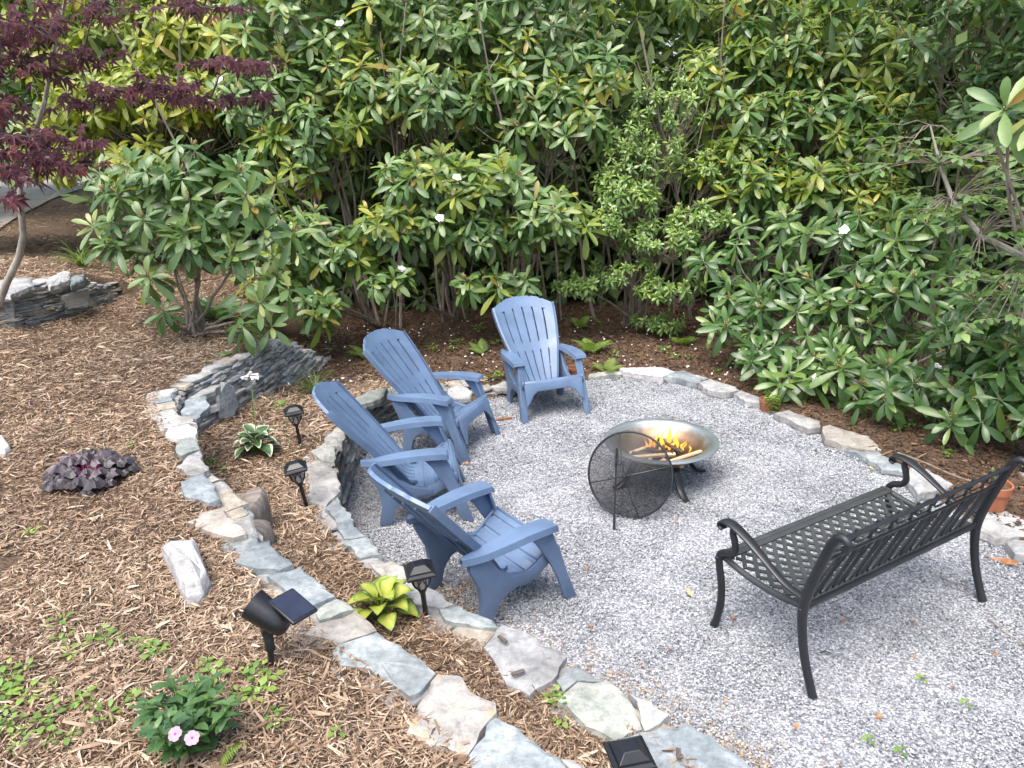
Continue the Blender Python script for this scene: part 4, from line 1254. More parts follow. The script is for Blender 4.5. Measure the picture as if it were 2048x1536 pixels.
# ------------------------------------------------------------------ solar path lights
def make_light():
    root = empty("path_light"); m = M['black']
    mb = MB()
    def ringv(h, z): return [Vector((i * h, j * h, z)) for i, j in ((-1, -1), (1, -1), (1, 1), (-1, 1))]
    lv = [ringv(.062, .262), ringv(.066, .268), ringv(.066, .276), ringv(.052, .282), ringv(.050, .290), ringv(.028, .311), ringv(.024, .313)]
    V = [p for r_ in lv for p in r_]
    F = [(3, 2, 1, 0)] + [(i * 4 + k, i * 4 + (k + 1) % 4, (i + 1) * 4 + (k + 1) % 4, (i + 1) * 4 + k) for i in range(6) for k in range(4)] + [(24, 25, 26, 27)]
    mb.add(V, F); mb.build("cap", m, root, bevel=.0015, seg=1)
    mb = MB(); mb.lathe([(.030, .262), (.036, .235), (.03, .2), (.015, .175)], 16); mb.build("diffuser", M['frost'], root, smooth=True)
    prof = [(.047, .264), (.047, .235), (.042, .212), (.030, .19), (.013, .172)]
    for k in range(8):
        a = k * math.pi / 4 + math.pi / 8
        pts = [interp(prof, t / 8) for t in range(9)]
        mb = MB(); mb.tube([(p.x * math.cos(a), p.x * math.sin(a), p.y) for p in pts], .0028, 5); mb.build("cage_rib", m, root, smooth=True)
    for k in range(4):
        a0_ = k * math.pi / 2
        P = []
        for t in range(13):
            f = t / 12; a = a0_ + math.pi / 2 * f
            z = .262 - .06 * math.sin(math.pi * f); r_ = interp(prof, min(1, (.264 - z) / .092)).x
            P.append((r_ * math.cos(a), r_ * math.sin(a), z))
        mb = MB(); mb.tube(P, .0028, 5); mb.build("cage_arc", m, root, smooth=True)
    mb = MB(); mb.tube([(0, 0, -.08), (0, 0, .0), (0, 0, .172)], [.004, .0125, .0125], 8); mb.build("stake", m, root, smooth=True)
    mb = MB(); mb.lathe([(.0125, .15), (.02, .168), (.022, .178), (.012, .182)], 12); mb.build("collar", m, root, smooth=True)
    return root
pl0 = make_light()
for i, (u, v, h, tx, ty, rz, lab, zz) in enumerate([
        (601, 890, .30, -.06, .05, .35, "black solar path light farthest back, next to the second chair's wall", None), (614, 1014, .313, -.13, .02, .3, "black solar path light leaning left beside the grey cap stones", None),
        (853, 1238, .313, -.05, .03, .25, "black solar path light beside the golden hosta", None), (1256, 1640, .313, 0, 0, .2, "black solar path light cut off by the bottom edge, only its cap showing", .36)]):
    o = pl0 if i == 0 else copy_tree(pl0)
    p = on(u, v, .36) if zz is None else at(u, v, zz)
    o.location = (p.x, p.y, p.z - .005); o.rotation_euler = (ty, tx, rz)
    tag(o, lab, "path light", "solar path lights in the wall bed")

# ------------------------------------------------------------------ solar spotlight
p = on(543, 1332, .72)
sl = empty("spotlight", p); tag(sl, "black solar spotlight with tilted panel staked in the mulch", "spotlight")
m = M['black']
mb = MB(); mb.tube([(-.004, 0, -.06), (.0, 0, .0), (.006, 0, .075)], [.004, .011, .011], 8); mb.build("stake", m, sl, smooth=True)
mb = MB(); mb.lathe([(.0, .07), (.017, .07), (.017, .125), (.012, .13), (0, .13)], 14); o = mb.build("socket", m, sl, smooth=True); o.location = (.006, 0, 0)
mb = MB(); mb.lathe([(0, -.018), (.02, -.018), (.022, -.012), (.022, .012), (.02, .018), (0, .018)], 18); o = mb.build("hinge_knob", m, sl, smooth=True); o.location = (.006, 0, .145); o.rotation_euler = (R(80), 0, R(25))
ax = Vector((-.78, .25, .50)).normalized(); q = ax.to_track_quat('Z', 'Y'); hc = Vector((.045, .0, .185))
mb = MB(); mb.lathe([(0, -.045), (.022, -.043), (.038, -.03), (.046, -.005), (.050, .04), (.055, .10), (.056, .108), (.052, .108), (.046, .06), (.0, .05)], 28); o = mb.build("lamp_head", m, sl, smooth=True)
o.location = hc; o.rotation_mode = 'QUATERNION'; o.rotation_quaternion = q
pn = Vector((.22, -.12, .95)).normalized(); px_ = Vector((.62, .78, 0)); px_ = (px_ - pn * px_.dot(pn)).normalized(); py_ = pn.cross(px_)
pc = hc + Vector((.058, .01, .052))
mb = MB(); mb.box((0, 0, 0), (.105, .14, .012)); o = mb.build("solar_panel", m, sl, smooth=True, bevel=.004); o.location = pc; o.rotation_mode = 'QUATERNION'; o.rotation_quaternion = Matrix((px_, py_, pn)).transposed().to_quaternion(); spn = o
mb = MB(); mb.box((0, 0, .0072), (.09, .124, .002)); mb.build("solar_cell", M['solar'], spn)
mb = MB(); mb.tube([hc + Vector((.0, 0, .03)), pc - pn * .006], .010, 8); mb.build("bracket", m, sl, smooth=True)

# ------------------------------------------------------------------ pots
def pot(p, r_, h, label):
    root = empty("flower_pot", p); tag(root, label, "flower pot")
    mb = MB(); mb.lathe([(0, 0), (r_ * .68, 0), (r_ * .72, .01), (r_ * .9, h * .72), (r_ * .9, h * .73)], 28); mb.build("pot_body", M['terracotta'], root, smooth=True)
    mb = MB(); mb.lathe([(r_ * .89, h * .73), (r_ * 1.0, h * .73), (r_ * 1.03, h * .98), (r_ * .98, h), (r_ * .9, h * .98), (r_ * .86, h * .7), (r_ * .8, h * .85), (0, h * .85)], 28); mb.build("pot_rim", M['terracotta'], root, smooth=True)
    mb = MB(); mb.lathe([(0, h * .875), (r_ * .86, h * .865)], 20); mb.build("soil", M['ground'], root)
    return root
pot(at(1533, 822, .0), .068, .12, "small terracotta pot holding a trailing lime green plant on the edging")
pot(at(1980, 1022, .045), .10, .20, "terracotta pot standing behind the bench's far end")
pot(at(1149, 752, .03), .075, .10, "terracotta pot half hidden behind the farthest chair")

# ------------------------------------------------------------------ leaves
RH = [(0, .10), (.12, .18), (.3, .64), (.52, .97), (.74, 1.0), (.9, .7), (.97, .36), (1, .12)]
OV = [(0, .10), (.08, .35), (.3, .95), (.5, 1.0), (.75, .7), (.9, .35), (1, .03)]
def prof_w(pr, t):
    for (a, x), (b, y) in zip(pr, pr[1:]):
        if t <= b: return x + (y - x) * (t - a) / (b - a)
    return pr[-1][1]

def leaf(mb, mtx, L, W, pr=RH, fold=.25, curl=-.5, tone=.5, ts=(0, .13, .36, .64, .88, 1), wave=0.0):
    V = []; y = z = 0.0; prev = 0.0
    ph = random.random() * 6
    for t in ts:
        a = curl * (t + prev) / 2; y += (t - prev) * L * math.cos(a); z += (t - prev) * L * math.sin(a); prev = t
        w_ = W * .5 * prof_w(pr, t); c = Vector((0, y, z))
        wv = wave * math.sin(t * 9 + ph)
        V += [mtx @ (c + Vector((-w_, 0, fold * w_ + wv * w_))), mtx @ c, mtx @ (c + Vector((w_, 0, fold * w_ - wv * w_)))]
    F = []
    for i in range(len(ts) - 1):
        b = i * 3; F += [(b, b + 1, b + 4, b + 3), (b + 1, b + 2, b + 5, b + 4)]
    mb.ct = tone; mb.add(V, F)

def whorl(n, L, W, pr=RH, low=False, truss=0, up0=62, dn=-45, droop=-.6, split=False):
    """one shoot tip: a ring of leaves, inner ones upright, outer ones drooping"""
    mb = MB(); ts = (0, .3, .68, 1) if low else (0, .13, .36, .64, .88, 1)
    a = random.uniform(0, 6.28); single = []
    for i in range(n):
        f = (i + .5) / n; a += 2.399963 + random.uniform(-.25, .25)
        e = R(up0 + (dn - up0) * f ** .8 + random.uniform(-12, 12))
        Lq = L * (.62 + .42 * min(1, f * 1.7)) * random.uniform(.85, 1.12)
        mt = (Matrix.Rotation(a, 4, 'Z') @ Matrix.Translation((0, .004, -.02 * f - .004 * i)) @ Matrix.Rotation(e, 4, 'X') @ Matrix.Rotation(random.uniform(-.35, .35), 4, 'Y'))
        tn = min(1, max(0, random.gauss(.52, .2) + (.14 if f < .25 else 0) + (.6 if random.random() < .018 else 0)))
        lm = MB() if split else mb
        leaf(lm, mt, Lq, W * random.uniform(.85, 1.15) * (Lq / L) ** .5, pr, random.uniform(.12, .34), droop * random.uniform(.5, 1.5), tn, ts)
        if split:
            single.append(lm); mb.ct = tn; mb.add(lm.v, lm.f)
    sm = MB() if split else mb
    sm.cm = 1; sm.ct = .5
    sm.tube([(0, 0, -.16), (.003, .002, -.06), (0, 0, .004)], [.0048, .0045, .004], 5)
    if truss:
        sm.cm = 2
        for k in range(truss):
            b = random.uniform(0, 6.28); s_ = random.uniform(.012, .03)
            sm.tube([(0, 0, .0), (math.cos(b) * s_ * .6, math.sin(b) * s_ * .6, .03), (math.cos(b) * s_, math.sin(b) * s_, random.uniform(.045, .07))], [.0022, .002, .0034], 4)
    if split:
        base = len(mb.v); mb.v += sm.v; mb.f += [tuple(base + q for q in f) for f in sm.f]; mb.m += sm.m; mb.t += sm.t
        return mb, sm, single
    return mb
SPLIT = {}
def whorl_set(leafmat, specs):
    out = []
    for s_ in specs:
        full, sm, single = whorl(split=True, **s_)
        ms = [leafmat, M['stem'], M['truss']]
        me = full.mesh("leaf_whorl", ms); sme = sm.mesh("shoot", ms); lms = [l.mesh("leaf", leafmat) for l in single]
        for q in [me] + lms: q.polygons.foreach_set("use_smooth", [True] * len(q.polygons))
        SPLIT[me.name] = (sme, lms); out.append(me)
    return out
def smooth_all(L):
    for me in L: me.polygons.foreach_set("use_smooth", [True] * len(me.polygons))
    return L
SP_R = [dict(n=12, L=.2, W=.052, dn=-28), dict(n=11, L=.21, W=.056, truss=9, dn=-32), dict(n=14, L=.19, W=.049, dn=-30), dict(n=11, L=.21, W=.055, up0=45, dn=-55, droop=-.7), dict(n=9, L=.2, W=.056, up0=40, dn=-35), dict(n=13, L=.21, W=.052, truss=7, up0=40, dn=-58, droop=-.6), dict(n=8, L=.18, W=.05, up0=70, dn=-10), dict(n=10, L=.2, W=.05, up0=20, dn=-66, droop=-.4)]
WR = smooth_all(whorl_set(M['rhodo'], SP_R))
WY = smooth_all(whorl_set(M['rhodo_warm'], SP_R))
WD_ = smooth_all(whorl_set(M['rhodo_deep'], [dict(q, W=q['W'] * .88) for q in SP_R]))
WG = smooth_all(whorl_set(M['rhodo_sun_painted'], SP_R))
WL = smooth_all(whorl_set(M['laurel'], [dict(n=16, L=.075, W=.027, pr=OV, up0=70, dn=-35), dict(n=13, L=.08, W=.027, pr=OV, up0=65, dn=-40), dict(n=18, L=.075, W=.026, pr=OV, up0=70, dn=-45), dict(n=11, L=.07, W=.025, pr=OV, up0=60, dn=-25)]))

def truss_flower():
    mb = MB()
    for k in range(13):
        b = k * 2.4; r_ = .028 * math.sqrt((k + .5) / 13); c = Vector((math.cos(b) * r_, math.sin(b) * r_, .035 + .02 * random.random()))
        for j in range(5):
            a = j * 1.2566 + k; d = Vector((math.cos(a), math.sin(a), .3)) * .014
            s_ = Vector((-math.sin(a), math.cos(a), 0)) * .007
            mb.add([c, c + d * .6 + s_, c + d, c + d * .6 - s_], [(0, 1, 2, 3)])
    return mb.mesh("flower_truss", M['petal'])
FLW = truss_flower()

def shrub(name, label, cat, base, lumps, variants, group=None, scale=(.8, 1.45), stem_r=.022, flowers=0, leafwise=True, upness=.75, cam=.45, dens=2.0):
    """a shrub: stems rising from the base to each clump, twigs to each whorl of leaves. lumps: (u, v, Y, ru, rv, ry, n) in photo pixels and metres"""
    base = Vector(base)
    root = empty(name, base); tag(root, label, cat, group)
    todo = []
    for (u, v, Y, ru, rv, ry, n) in lumps:
        c = pt(u, v, Y); dist = (c - Vector((0, 0, CAM_H))).length
        rx, rz = ru * dist / FPX, rv * dist / FPX
        lc = c - base
        tb = MB()
        # main stem
        h = lc.z
        foot = Vector((random.uniform(-.12, .12), random.uniform(-.1, .12), -.03))
        knee = Vector((lc.x * .35 + random.uniform(-.15, .15), lc.y * .35 + random.uniform(-.1, .15), h * .45))
        P = [foot]
        for k in range(1, 8):
            t = k / 7; q = foot * (1 - t) ** 2 + knee * 2 * t * (1 - t) + (lc + Vector((0, .1, -rz * .5))) * t * t
            P.append(q + Vector((random.uniform(-.03, .03), random.uniform(-.03, .03), 0)) * (1 if k < 7 else 0))
        tb.tube(P, [stem_r * (1 - .55 * k / 7) * random.uniform(.9, 1.1) for k in range(8)], 6)
        hub = P[-1]
        wh = []
        for i in range(int(n * dens)):
            for _ in range(40):
                d = Vector((random.gauss(0, 1), random.gauss(0, 1), random.gauss(0, 1))).normalized()
                if d.y < .35 and d.z > -.75: break
            r_ = random.uniform(.45, 1.05) if i % 3 == 0 else random.uniform(.82, 1.06)
            off = Vector((d.x * rx, d.y * ry, d.z * rz)) * r_
            ax = (Vector((d.x, d.y, d.z * .6)) * .55 + Vector((0, 0, upness)) + Vector((-c.x, -c.y, CAM_H - c.z)).normalized() * cam + Vector((random.gauss(0, .22), random.gauss(0, .22), random.gauss(0, .1)))).normalized()
            wh.append((lc + off, ax))
        for p_, ax in wh:
            q = ax.to_track_quat('Z', 'Y') @ Matrix.Rotation(random.uniform(0, 6.28), 3, 'Z').to_quaternion()
            s_ = random.uniform(*scale)
            me = random.choice(variants)
            todo.append(((base + p_ - Vector((0, 0, CAM_H))).length, me, p_, q, s_))
            e = p_ - ax * .15 * s_
            j = hub + (P[4] - hub) * random.random() * .6
            mid = j.lerp(e, .55) + Vector((random.uniform(-.05, .05), random.uniform(-.05, .05), -.04 - .05 * random.random()))
            tb.tube([j, mid, e], [.0075, .006, .0045], 4, caps=False)
            if flowers and random.random() < flowers:
                inst("flower_truss", FLW, root, p_, q, (1.3, 1.3, 1.3))
        tb.build("stem", M['stem'], root, smooth=True)
    # the nearest whorls leaf by leaf (up to 300 leaves a shrub), the others as one piece each
    budget = 300
    for d_, me, p_, q, s_ in sorted(todo, key=lambda t_: t_[0]):
        sme, lms = SPLIT[me.name]
        if leafwise and len(lms) <= budget:
            o = inst("leaf_whorl", sme, root, p_, q, (s_, s_, s_))
            for l in lms: inst("leaf", l, o)
            budget -= len(lms)
        else:
            inst("leaf_whorl", me, root, p_, q, (s_, s_, s_))
    return root

G = lambda u, v: on(u, v, .1)
GR = "rhododendrons massed behind the patio"
rA = shrub("rhododendron", "young rhododendron leaning over the upper wall, left of the chairs", "shrub", on(395, 668, .7),
           [(300, 430, 6.9, 95, 70, .35, 13), (420, 400, 6.8, 80, 60, .35, 10), (495, 455, 6.7, 90, 65, .35, 12), (270, 350, 7.1, 80, 50, .35, 9), (380, 330, 7.0, 90, 45, .35, 9), (380, 510, 6.6, 120, 50, .3, 11),
            (325, 625, 6.4, 25, 12, .1, 2), (505, 655, 6.25, 40, 22, .15, 3), (412, 730, 6.0, 20, 14, .1, 2), (545, 590, 6.4, 40, 30, .2, 3), (460, 640, 6.4, 30, 18, .15, 2), (230, 470, 7.2, 60, 40, .3, 5)],
           WR, GR, scale=(1.05, 1.4), stem_r=.017, upness=.75, dens=.95)
rB = shrub("rhododendron", "rhododendron with sunlight painted into its yellowish leaves, behind the purple maple", "shrub", (-4.4, 10.8, .75),
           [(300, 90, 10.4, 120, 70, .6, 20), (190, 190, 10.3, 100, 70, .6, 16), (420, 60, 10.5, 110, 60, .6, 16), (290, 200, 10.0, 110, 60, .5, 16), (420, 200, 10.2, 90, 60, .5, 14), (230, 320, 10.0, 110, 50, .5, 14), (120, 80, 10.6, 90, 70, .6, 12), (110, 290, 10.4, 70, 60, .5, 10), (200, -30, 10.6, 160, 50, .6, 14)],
           WG + WG[:4] + WY, GR, flowers=0)  # sun patch painted by leaf colour: yellow and pale whorls, no direct sun here
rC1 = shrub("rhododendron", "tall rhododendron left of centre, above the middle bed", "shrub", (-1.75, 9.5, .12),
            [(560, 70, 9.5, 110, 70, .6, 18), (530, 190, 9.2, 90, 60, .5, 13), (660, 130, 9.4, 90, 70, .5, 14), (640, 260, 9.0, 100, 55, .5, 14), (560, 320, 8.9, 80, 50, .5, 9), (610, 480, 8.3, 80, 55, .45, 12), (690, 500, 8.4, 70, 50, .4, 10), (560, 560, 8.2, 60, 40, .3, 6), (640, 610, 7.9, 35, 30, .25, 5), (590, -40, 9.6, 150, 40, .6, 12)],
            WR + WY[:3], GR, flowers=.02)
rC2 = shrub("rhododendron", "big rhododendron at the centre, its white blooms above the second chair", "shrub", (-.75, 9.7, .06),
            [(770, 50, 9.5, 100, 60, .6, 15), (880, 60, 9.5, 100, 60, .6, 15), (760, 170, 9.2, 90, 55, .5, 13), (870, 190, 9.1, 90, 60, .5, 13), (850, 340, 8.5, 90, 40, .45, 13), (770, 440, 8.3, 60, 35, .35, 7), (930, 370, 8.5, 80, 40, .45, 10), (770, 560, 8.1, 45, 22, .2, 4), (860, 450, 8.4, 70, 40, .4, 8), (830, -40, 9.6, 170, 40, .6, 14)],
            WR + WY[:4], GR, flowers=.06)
rC3 = shrub("rhododendron", "rhododendron right of centre rising behind the farthest chair", "shrub", (.1, 9.7, .05),
            [(1000, 60, 9.4, 100, 70, .6, 16), (1100, 90, 9.4, 100, 70, .6, 16), (1190, 170, 9.2, 60, 60, .5, 9), (1040, 180, 9.1, 100, 50, .5, 13), (1120, 240, 8.9, 100, 50, .5, 13), (1010, 350, 8.6, 70, 40, .4, 8), (1100, 430, 8.3, 80, 50, .4, 11), (950, 460, 8.4, 50, 40, .35, 6), (1020, 560, 8.3, 60, 22, .2, 4), (945, 570, 8.2, 25, 15, .15, 2), (1080, -30, 9.6, 170, 40, .6, 13), (1010, 470, 8.6, 70, 40, .4, 6)],
            WR + WY[:2], GR, flowers=.02)
rD = shrub("mountain_laurel", "small-leaved laurel with forked trunk right of the farthest chair", "shrub", on(1262, 655, .05),
           [(1255, 390, 8.6, 60, 28, .3, 18), (1320, 470, 8.5, 80, 30, .35, 22), (1220, 440, 8.5, 50, 25, .25, 11), (1400, 430, 8.6, 60, 25, .3, 13), (1160, 560, 8.5, 55, 22, .25, 11), (1340, 570, 8.4, 70, 25, .3, 14), (1250, 540, 8.5, 70, 30, .3, 10), (1300, 310, 8.9, 80, 45, .4, 20), (1340, 200, 9.2, 80, 60, .4, 22), (1250, 280, 9.0, 60, 50, .4, 14), (1430, 330, 9, 50, 40, .3, 10), (1320, 640, 8.6, 60, 15, .2, 8), (1230, 360, 8.8, 50, 30, .3, 10)],
           WL, None, scale=(.95, 1.3), stem_r=.02, upness=.9, leafwise=False)
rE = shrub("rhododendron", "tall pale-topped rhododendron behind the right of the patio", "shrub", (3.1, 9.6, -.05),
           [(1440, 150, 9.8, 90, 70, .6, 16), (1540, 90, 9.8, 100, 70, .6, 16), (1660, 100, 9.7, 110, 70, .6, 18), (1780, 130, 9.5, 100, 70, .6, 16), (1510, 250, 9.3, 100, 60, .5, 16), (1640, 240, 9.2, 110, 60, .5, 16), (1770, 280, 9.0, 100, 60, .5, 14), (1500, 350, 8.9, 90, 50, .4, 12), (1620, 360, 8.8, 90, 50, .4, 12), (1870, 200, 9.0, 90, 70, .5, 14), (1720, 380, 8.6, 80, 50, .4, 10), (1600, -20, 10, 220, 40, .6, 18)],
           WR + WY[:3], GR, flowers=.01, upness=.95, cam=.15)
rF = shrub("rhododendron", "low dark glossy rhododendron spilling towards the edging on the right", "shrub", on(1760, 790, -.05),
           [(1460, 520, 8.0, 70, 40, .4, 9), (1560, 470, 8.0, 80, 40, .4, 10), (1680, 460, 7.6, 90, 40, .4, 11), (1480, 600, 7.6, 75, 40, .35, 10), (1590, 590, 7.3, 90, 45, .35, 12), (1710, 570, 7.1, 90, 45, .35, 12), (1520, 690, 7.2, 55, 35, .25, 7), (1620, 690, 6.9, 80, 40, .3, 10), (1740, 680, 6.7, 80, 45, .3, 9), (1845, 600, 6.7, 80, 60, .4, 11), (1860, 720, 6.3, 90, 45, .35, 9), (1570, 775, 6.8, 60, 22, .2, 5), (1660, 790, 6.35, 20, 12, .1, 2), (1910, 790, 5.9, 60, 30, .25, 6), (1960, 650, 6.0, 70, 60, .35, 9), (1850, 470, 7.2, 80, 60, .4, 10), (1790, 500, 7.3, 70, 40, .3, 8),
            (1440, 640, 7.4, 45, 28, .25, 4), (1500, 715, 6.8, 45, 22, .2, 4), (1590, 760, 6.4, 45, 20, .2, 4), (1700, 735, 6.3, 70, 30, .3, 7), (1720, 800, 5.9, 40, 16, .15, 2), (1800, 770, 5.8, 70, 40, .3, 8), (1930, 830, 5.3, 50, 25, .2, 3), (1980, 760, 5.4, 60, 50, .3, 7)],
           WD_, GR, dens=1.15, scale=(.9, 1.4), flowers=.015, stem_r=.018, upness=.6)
rH = shrub("rhododendron", "close rhododendron branch reaching in from the right edge", "shrub", (2.95, 3.3, -.1),
           [(2000, 215, 3.0, 6, 4, .03, 1), (2085, 235, 2.95, 20, 30, .1, 2)], [WR[0], WR[4]], None, dens=1.0, scale=(.85, .95), stem_r=.014, upness=.35, cam=.1)
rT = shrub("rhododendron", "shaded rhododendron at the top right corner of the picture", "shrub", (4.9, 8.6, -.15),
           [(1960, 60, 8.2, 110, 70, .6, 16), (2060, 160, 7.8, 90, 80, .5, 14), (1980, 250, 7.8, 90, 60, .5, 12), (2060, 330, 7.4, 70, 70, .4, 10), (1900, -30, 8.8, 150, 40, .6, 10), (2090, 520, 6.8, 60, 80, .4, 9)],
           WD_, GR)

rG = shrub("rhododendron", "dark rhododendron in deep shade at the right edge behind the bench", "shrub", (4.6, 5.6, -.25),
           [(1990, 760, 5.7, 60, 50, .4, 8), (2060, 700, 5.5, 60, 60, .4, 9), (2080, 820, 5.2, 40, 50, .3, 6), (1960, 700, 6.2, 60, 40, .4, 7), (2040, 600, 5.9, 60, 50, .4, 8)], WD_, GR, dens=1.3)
# deciduous sapling on the right
def twig_spray(n, L, leafL, m, pr=OV):
    mb = MB(); P = [Vector((0, 0, 0))]
    for k in range(1, n + 1): P.append(Vector((random.uniform(-.01, .01) * k, L * k / n, -.004 * k * k / n)))
    for k in range(1, n + 1):
        for s_ in (-1, 1):
            mt = Matrix.Translation(P[k]) @ Matrix.Rotation(s_ * R(-random.uniform(35, 70)) * (1 if k < n else .5), 4, 'Z') @ Matrix.Rotation(R(random.uniform(-25, 10)), 4, 'X') @ Matrix.Rotation(random.uniform(-.4, .4), 4, 'Y')
            q = leafL * random.uniform(.75, 1.15); leaf(mb, mt, q, q * .58, pr, .2, -.5, min(1, max(0, random.gauss(.5, .2))), (0, .15, .45, .8, 1))
    mb.cm = 1; mb.tube(P, [.0028] * len(P), 4)
    me = mb.mesh("leafy_twig", [m, M['stem']]); me.polygons.foreach_set("use_smooth", [True] * len(me.polygons)); return me
TW_S = [twig_spray(random.choice((3, 4, 5)), .22, .075, M['sapling']) for _ in range(5)]
sap = empty("sapling", (3.55, 4.9, -.2)); tag(sap, "light green broad-leaved sapling with mossy leaning stem at the right edge", "sapling")
sb = sap.location.copy()
trunk = [pt(2150, 640, 5.1), pt(2060, 520, 5.1), pt(1960, 470, 5.2), pt(1905, 400, 5.3), pt(1880, 330, 5.4), pt(1860, 250, 5.5)]
mb = MB(); mb.tube([Vector((0, 0, -.05)), (trunk[0] - sb) * .5 + Vector((.1, 0, 0))] + [p - sb for p in trunk], [.03, .028, .026, .024, .021, .017, .012, .006], 7); mb.build("trunk", M['maple_bark'], sap, smooth=True)
tw = MB()
for (u, v, Y, ru, rv, n) in ((1880, 300, 5.4, 90, 50, 17), (1960, 400, 5.2, 90, 60, 22), (2020, 480, 5.1, 60, 60, 16), (1980, 560, 5.2, 60, 40, 11), (2030, 620, 5.1, 50, 50, 12), (1900, 420, 5.4, 60, 40, 9), (2010, 330, 5.2, 60, 60, 14), (1960, 640, 5.3, 40, 30, 6), (1810, 340, 5.5, 50, 25, 6)):
    for i in range(n):
        p_ = pt(u + random.gauss(0, ru * .55), v + random.gauss(0, rv * .55), Y + random.uniform(-.3, .3)) - sb
        a = random.uniform(0, 6.28); dd = Vector((math.cos(a), math.sin(a), random.uniform(-.2, .35))).normalized()
        q = dd.to_track_quat('Y', 'Z')
        s_ = random.uniform(.85, 1.25); inst("leafy_twig", random.choice(TW_S), sap, p_, q, (s_,) * 3)
        j = min(trunk, key=lambda q_: (q_ - sb - p_).length) - sb
        tw.tube([j, j.lerp(p_, .5) + Vector((0, 0, .03)), p_], [.005, .004, .003], 4, caps=False)
tw.build("branch", M['stem'], sap, smooth=True)

# ------------------------------------------------------------------ purple maple on the left
def maple_leaf_mesh():
    mb = MB(); V = [Vector((0, 0, 0))]
    lobes = [(-150, .35), (-100, .62), (-52, .86), (0, 1.0), (52, .86), (100, .62), (150, .35)]
    ring = []
    for i, (a, r_) in enumerate(lobes):
        if i:
            am = (lobes[i - 1][0] + a) / 2; ring.append((am, .30))
        ring.append((a, r_))
    for a, r_ in ring:
        x, y = math.sin(R(a)) * r_, math.cos(R(a)) * r_; V.append(Vector((x * .055, y * .055, -.022 * r_ * r_ + (.008 if r_ < .35 else 0))))
    F = [(0, i, i + 1) for i in range(1, len(V) - 1)]
    mb.ct = random.random(); mb.add([v.yxz * 1 if False else Vector((v.x, v.y, v.z)) for v in V], [f[::-1] for f in F])
    return mb.mesh("leaf", M['maple'])
ML = [maple_leaf_mesh() for _ in range(5)]
mroot = pt(-26, 662, 6.3); mp_ = empty("japanese_maple", (mroot.x, mroot.y, ground_z(mroot.x, mroot.y))); tag(mp_, "purple-leaved japanese maple with pale crooked trunk at the left edge", "tree")
mb0 = mp_.location.copy()
tr = [pt(-30, 670, 6.3), pt(-4, 612, 6.28), pt(14, 565, 6.25), pt(38, 515, 6.2), pt(47, 470, 6.15), pt(42, 420, 6.1), pt(40, 375, 6.1), pt(60, 300, 6.05), pt(90, 200, 6.0), pt(110, 90, 5.95), pt(140, -40, 5.9)]
mb = MB(); mb.tube([p - mb0 for p in tr], [.034, .031, .029, .027, .025, .023, .021, .019, .016, .013, .009], 9); mb.build("trunk", M['maple_bark'], mp_, smooth=True)
bro = MB(); leaves = []
PADS = [(60, 50, 5.6, 110, 34, 62), (40, 130, 5.5, 90, 34, 40), (60, 275, 5.4, 100, 24, 44), (90, 310, 5.3, 90, 24, 36), (40, 345, 5.2, 70, 22, 26), (24, 398, 5.0, 40, 10, 8), (190, 200, 5.6, 60, 20, 20), (270, 178, 5.6, 75, 18, 26), (355, 172, 5.5, 55, 12, 15), (470, 128, 5.4, 100, 13, 30), (420, 198, 5.5, 95, 12, 24),
        (520, 190, 5.5, 30, 8, 6), (380, 12, 5.6, 80, 18, 24), (5, 220, 5.6, 50, 40, 22), (160, 120, 5.7, 70, 30, 18), (190, 20, 5.7, 80, 30, 24), (130, 330, 5.3, 50, 14, 12), (-60, 100, 5.5, 80, 80, 24), (-60, 300, 5.3, 70, 60, 18), (180, 290, 5.4, 40, 14, 8)]
nodes = [q - mb0 for q in tr[5:]]
PADS.sort(key=lambda q: abs(q[0] - 70))
for (u, v, Y, ru, rv, n) in PADS:
    c = pt(u, v, Y) - mb0; j = min(nodes, key=lambda q: (q - c).length)
    mid = j.lerp(c, .5) + Vector((random.uniform(-.04, .04), random.uniform(-.04, .04), .03)); bro.tube([j, j.lerp(mid, .5) + Vector((.015, 0, .02)), mid, c], [.009, .0075, .006, .004], 5); nodes.append(c)
    for i in range(int(n * 1.1)):
        p_ = pt(u + random.gauss(0, ru * .55), v + random.gauss(0, rv * .5), Y + random.uniform(-.3, .3)) - mb0
        leaves.append((p_, c))
random.shuffle(leaves)
extra = MB()
for i, (p_, c) in enumerate(leaves):
    a = random.uniform(0, 6.28); nv = Vector((random.gauss(.1, .25), random.gauss(-.75, .3), .8)).normalized(); q = nv.to_track_quat('Z', 'Y') @ Euler((0, 0, math.pi + random.gauss(0, .9))).to_quaternion(); s_ = random.uniform(1.2, 1.95)
    if i < 300: inst("leaf", random.choice(ML), mp_, p_, q, (s_,) * 3)
    else:
        me = random.choice(ML); mt = Matrix.Translation(p_) @ q.to_matrix().to_4x4() @ Matrix.Scale(s_, 4); extra.ct = random.random()
        extra.add([mt @ v.co for v in me.vertices], [tuple(f.vertices) for f in me.polygons])
    if i % 2 == 0: bro.tube([c + (p_ - c) * .15, p_], [.003, .0016], 4, caps=False)
bro.build("branch", M['bark'], mp_, smooth=True)
o = extra.build("foliage", M['maple'], mp_); o["kind"] = "stuff"

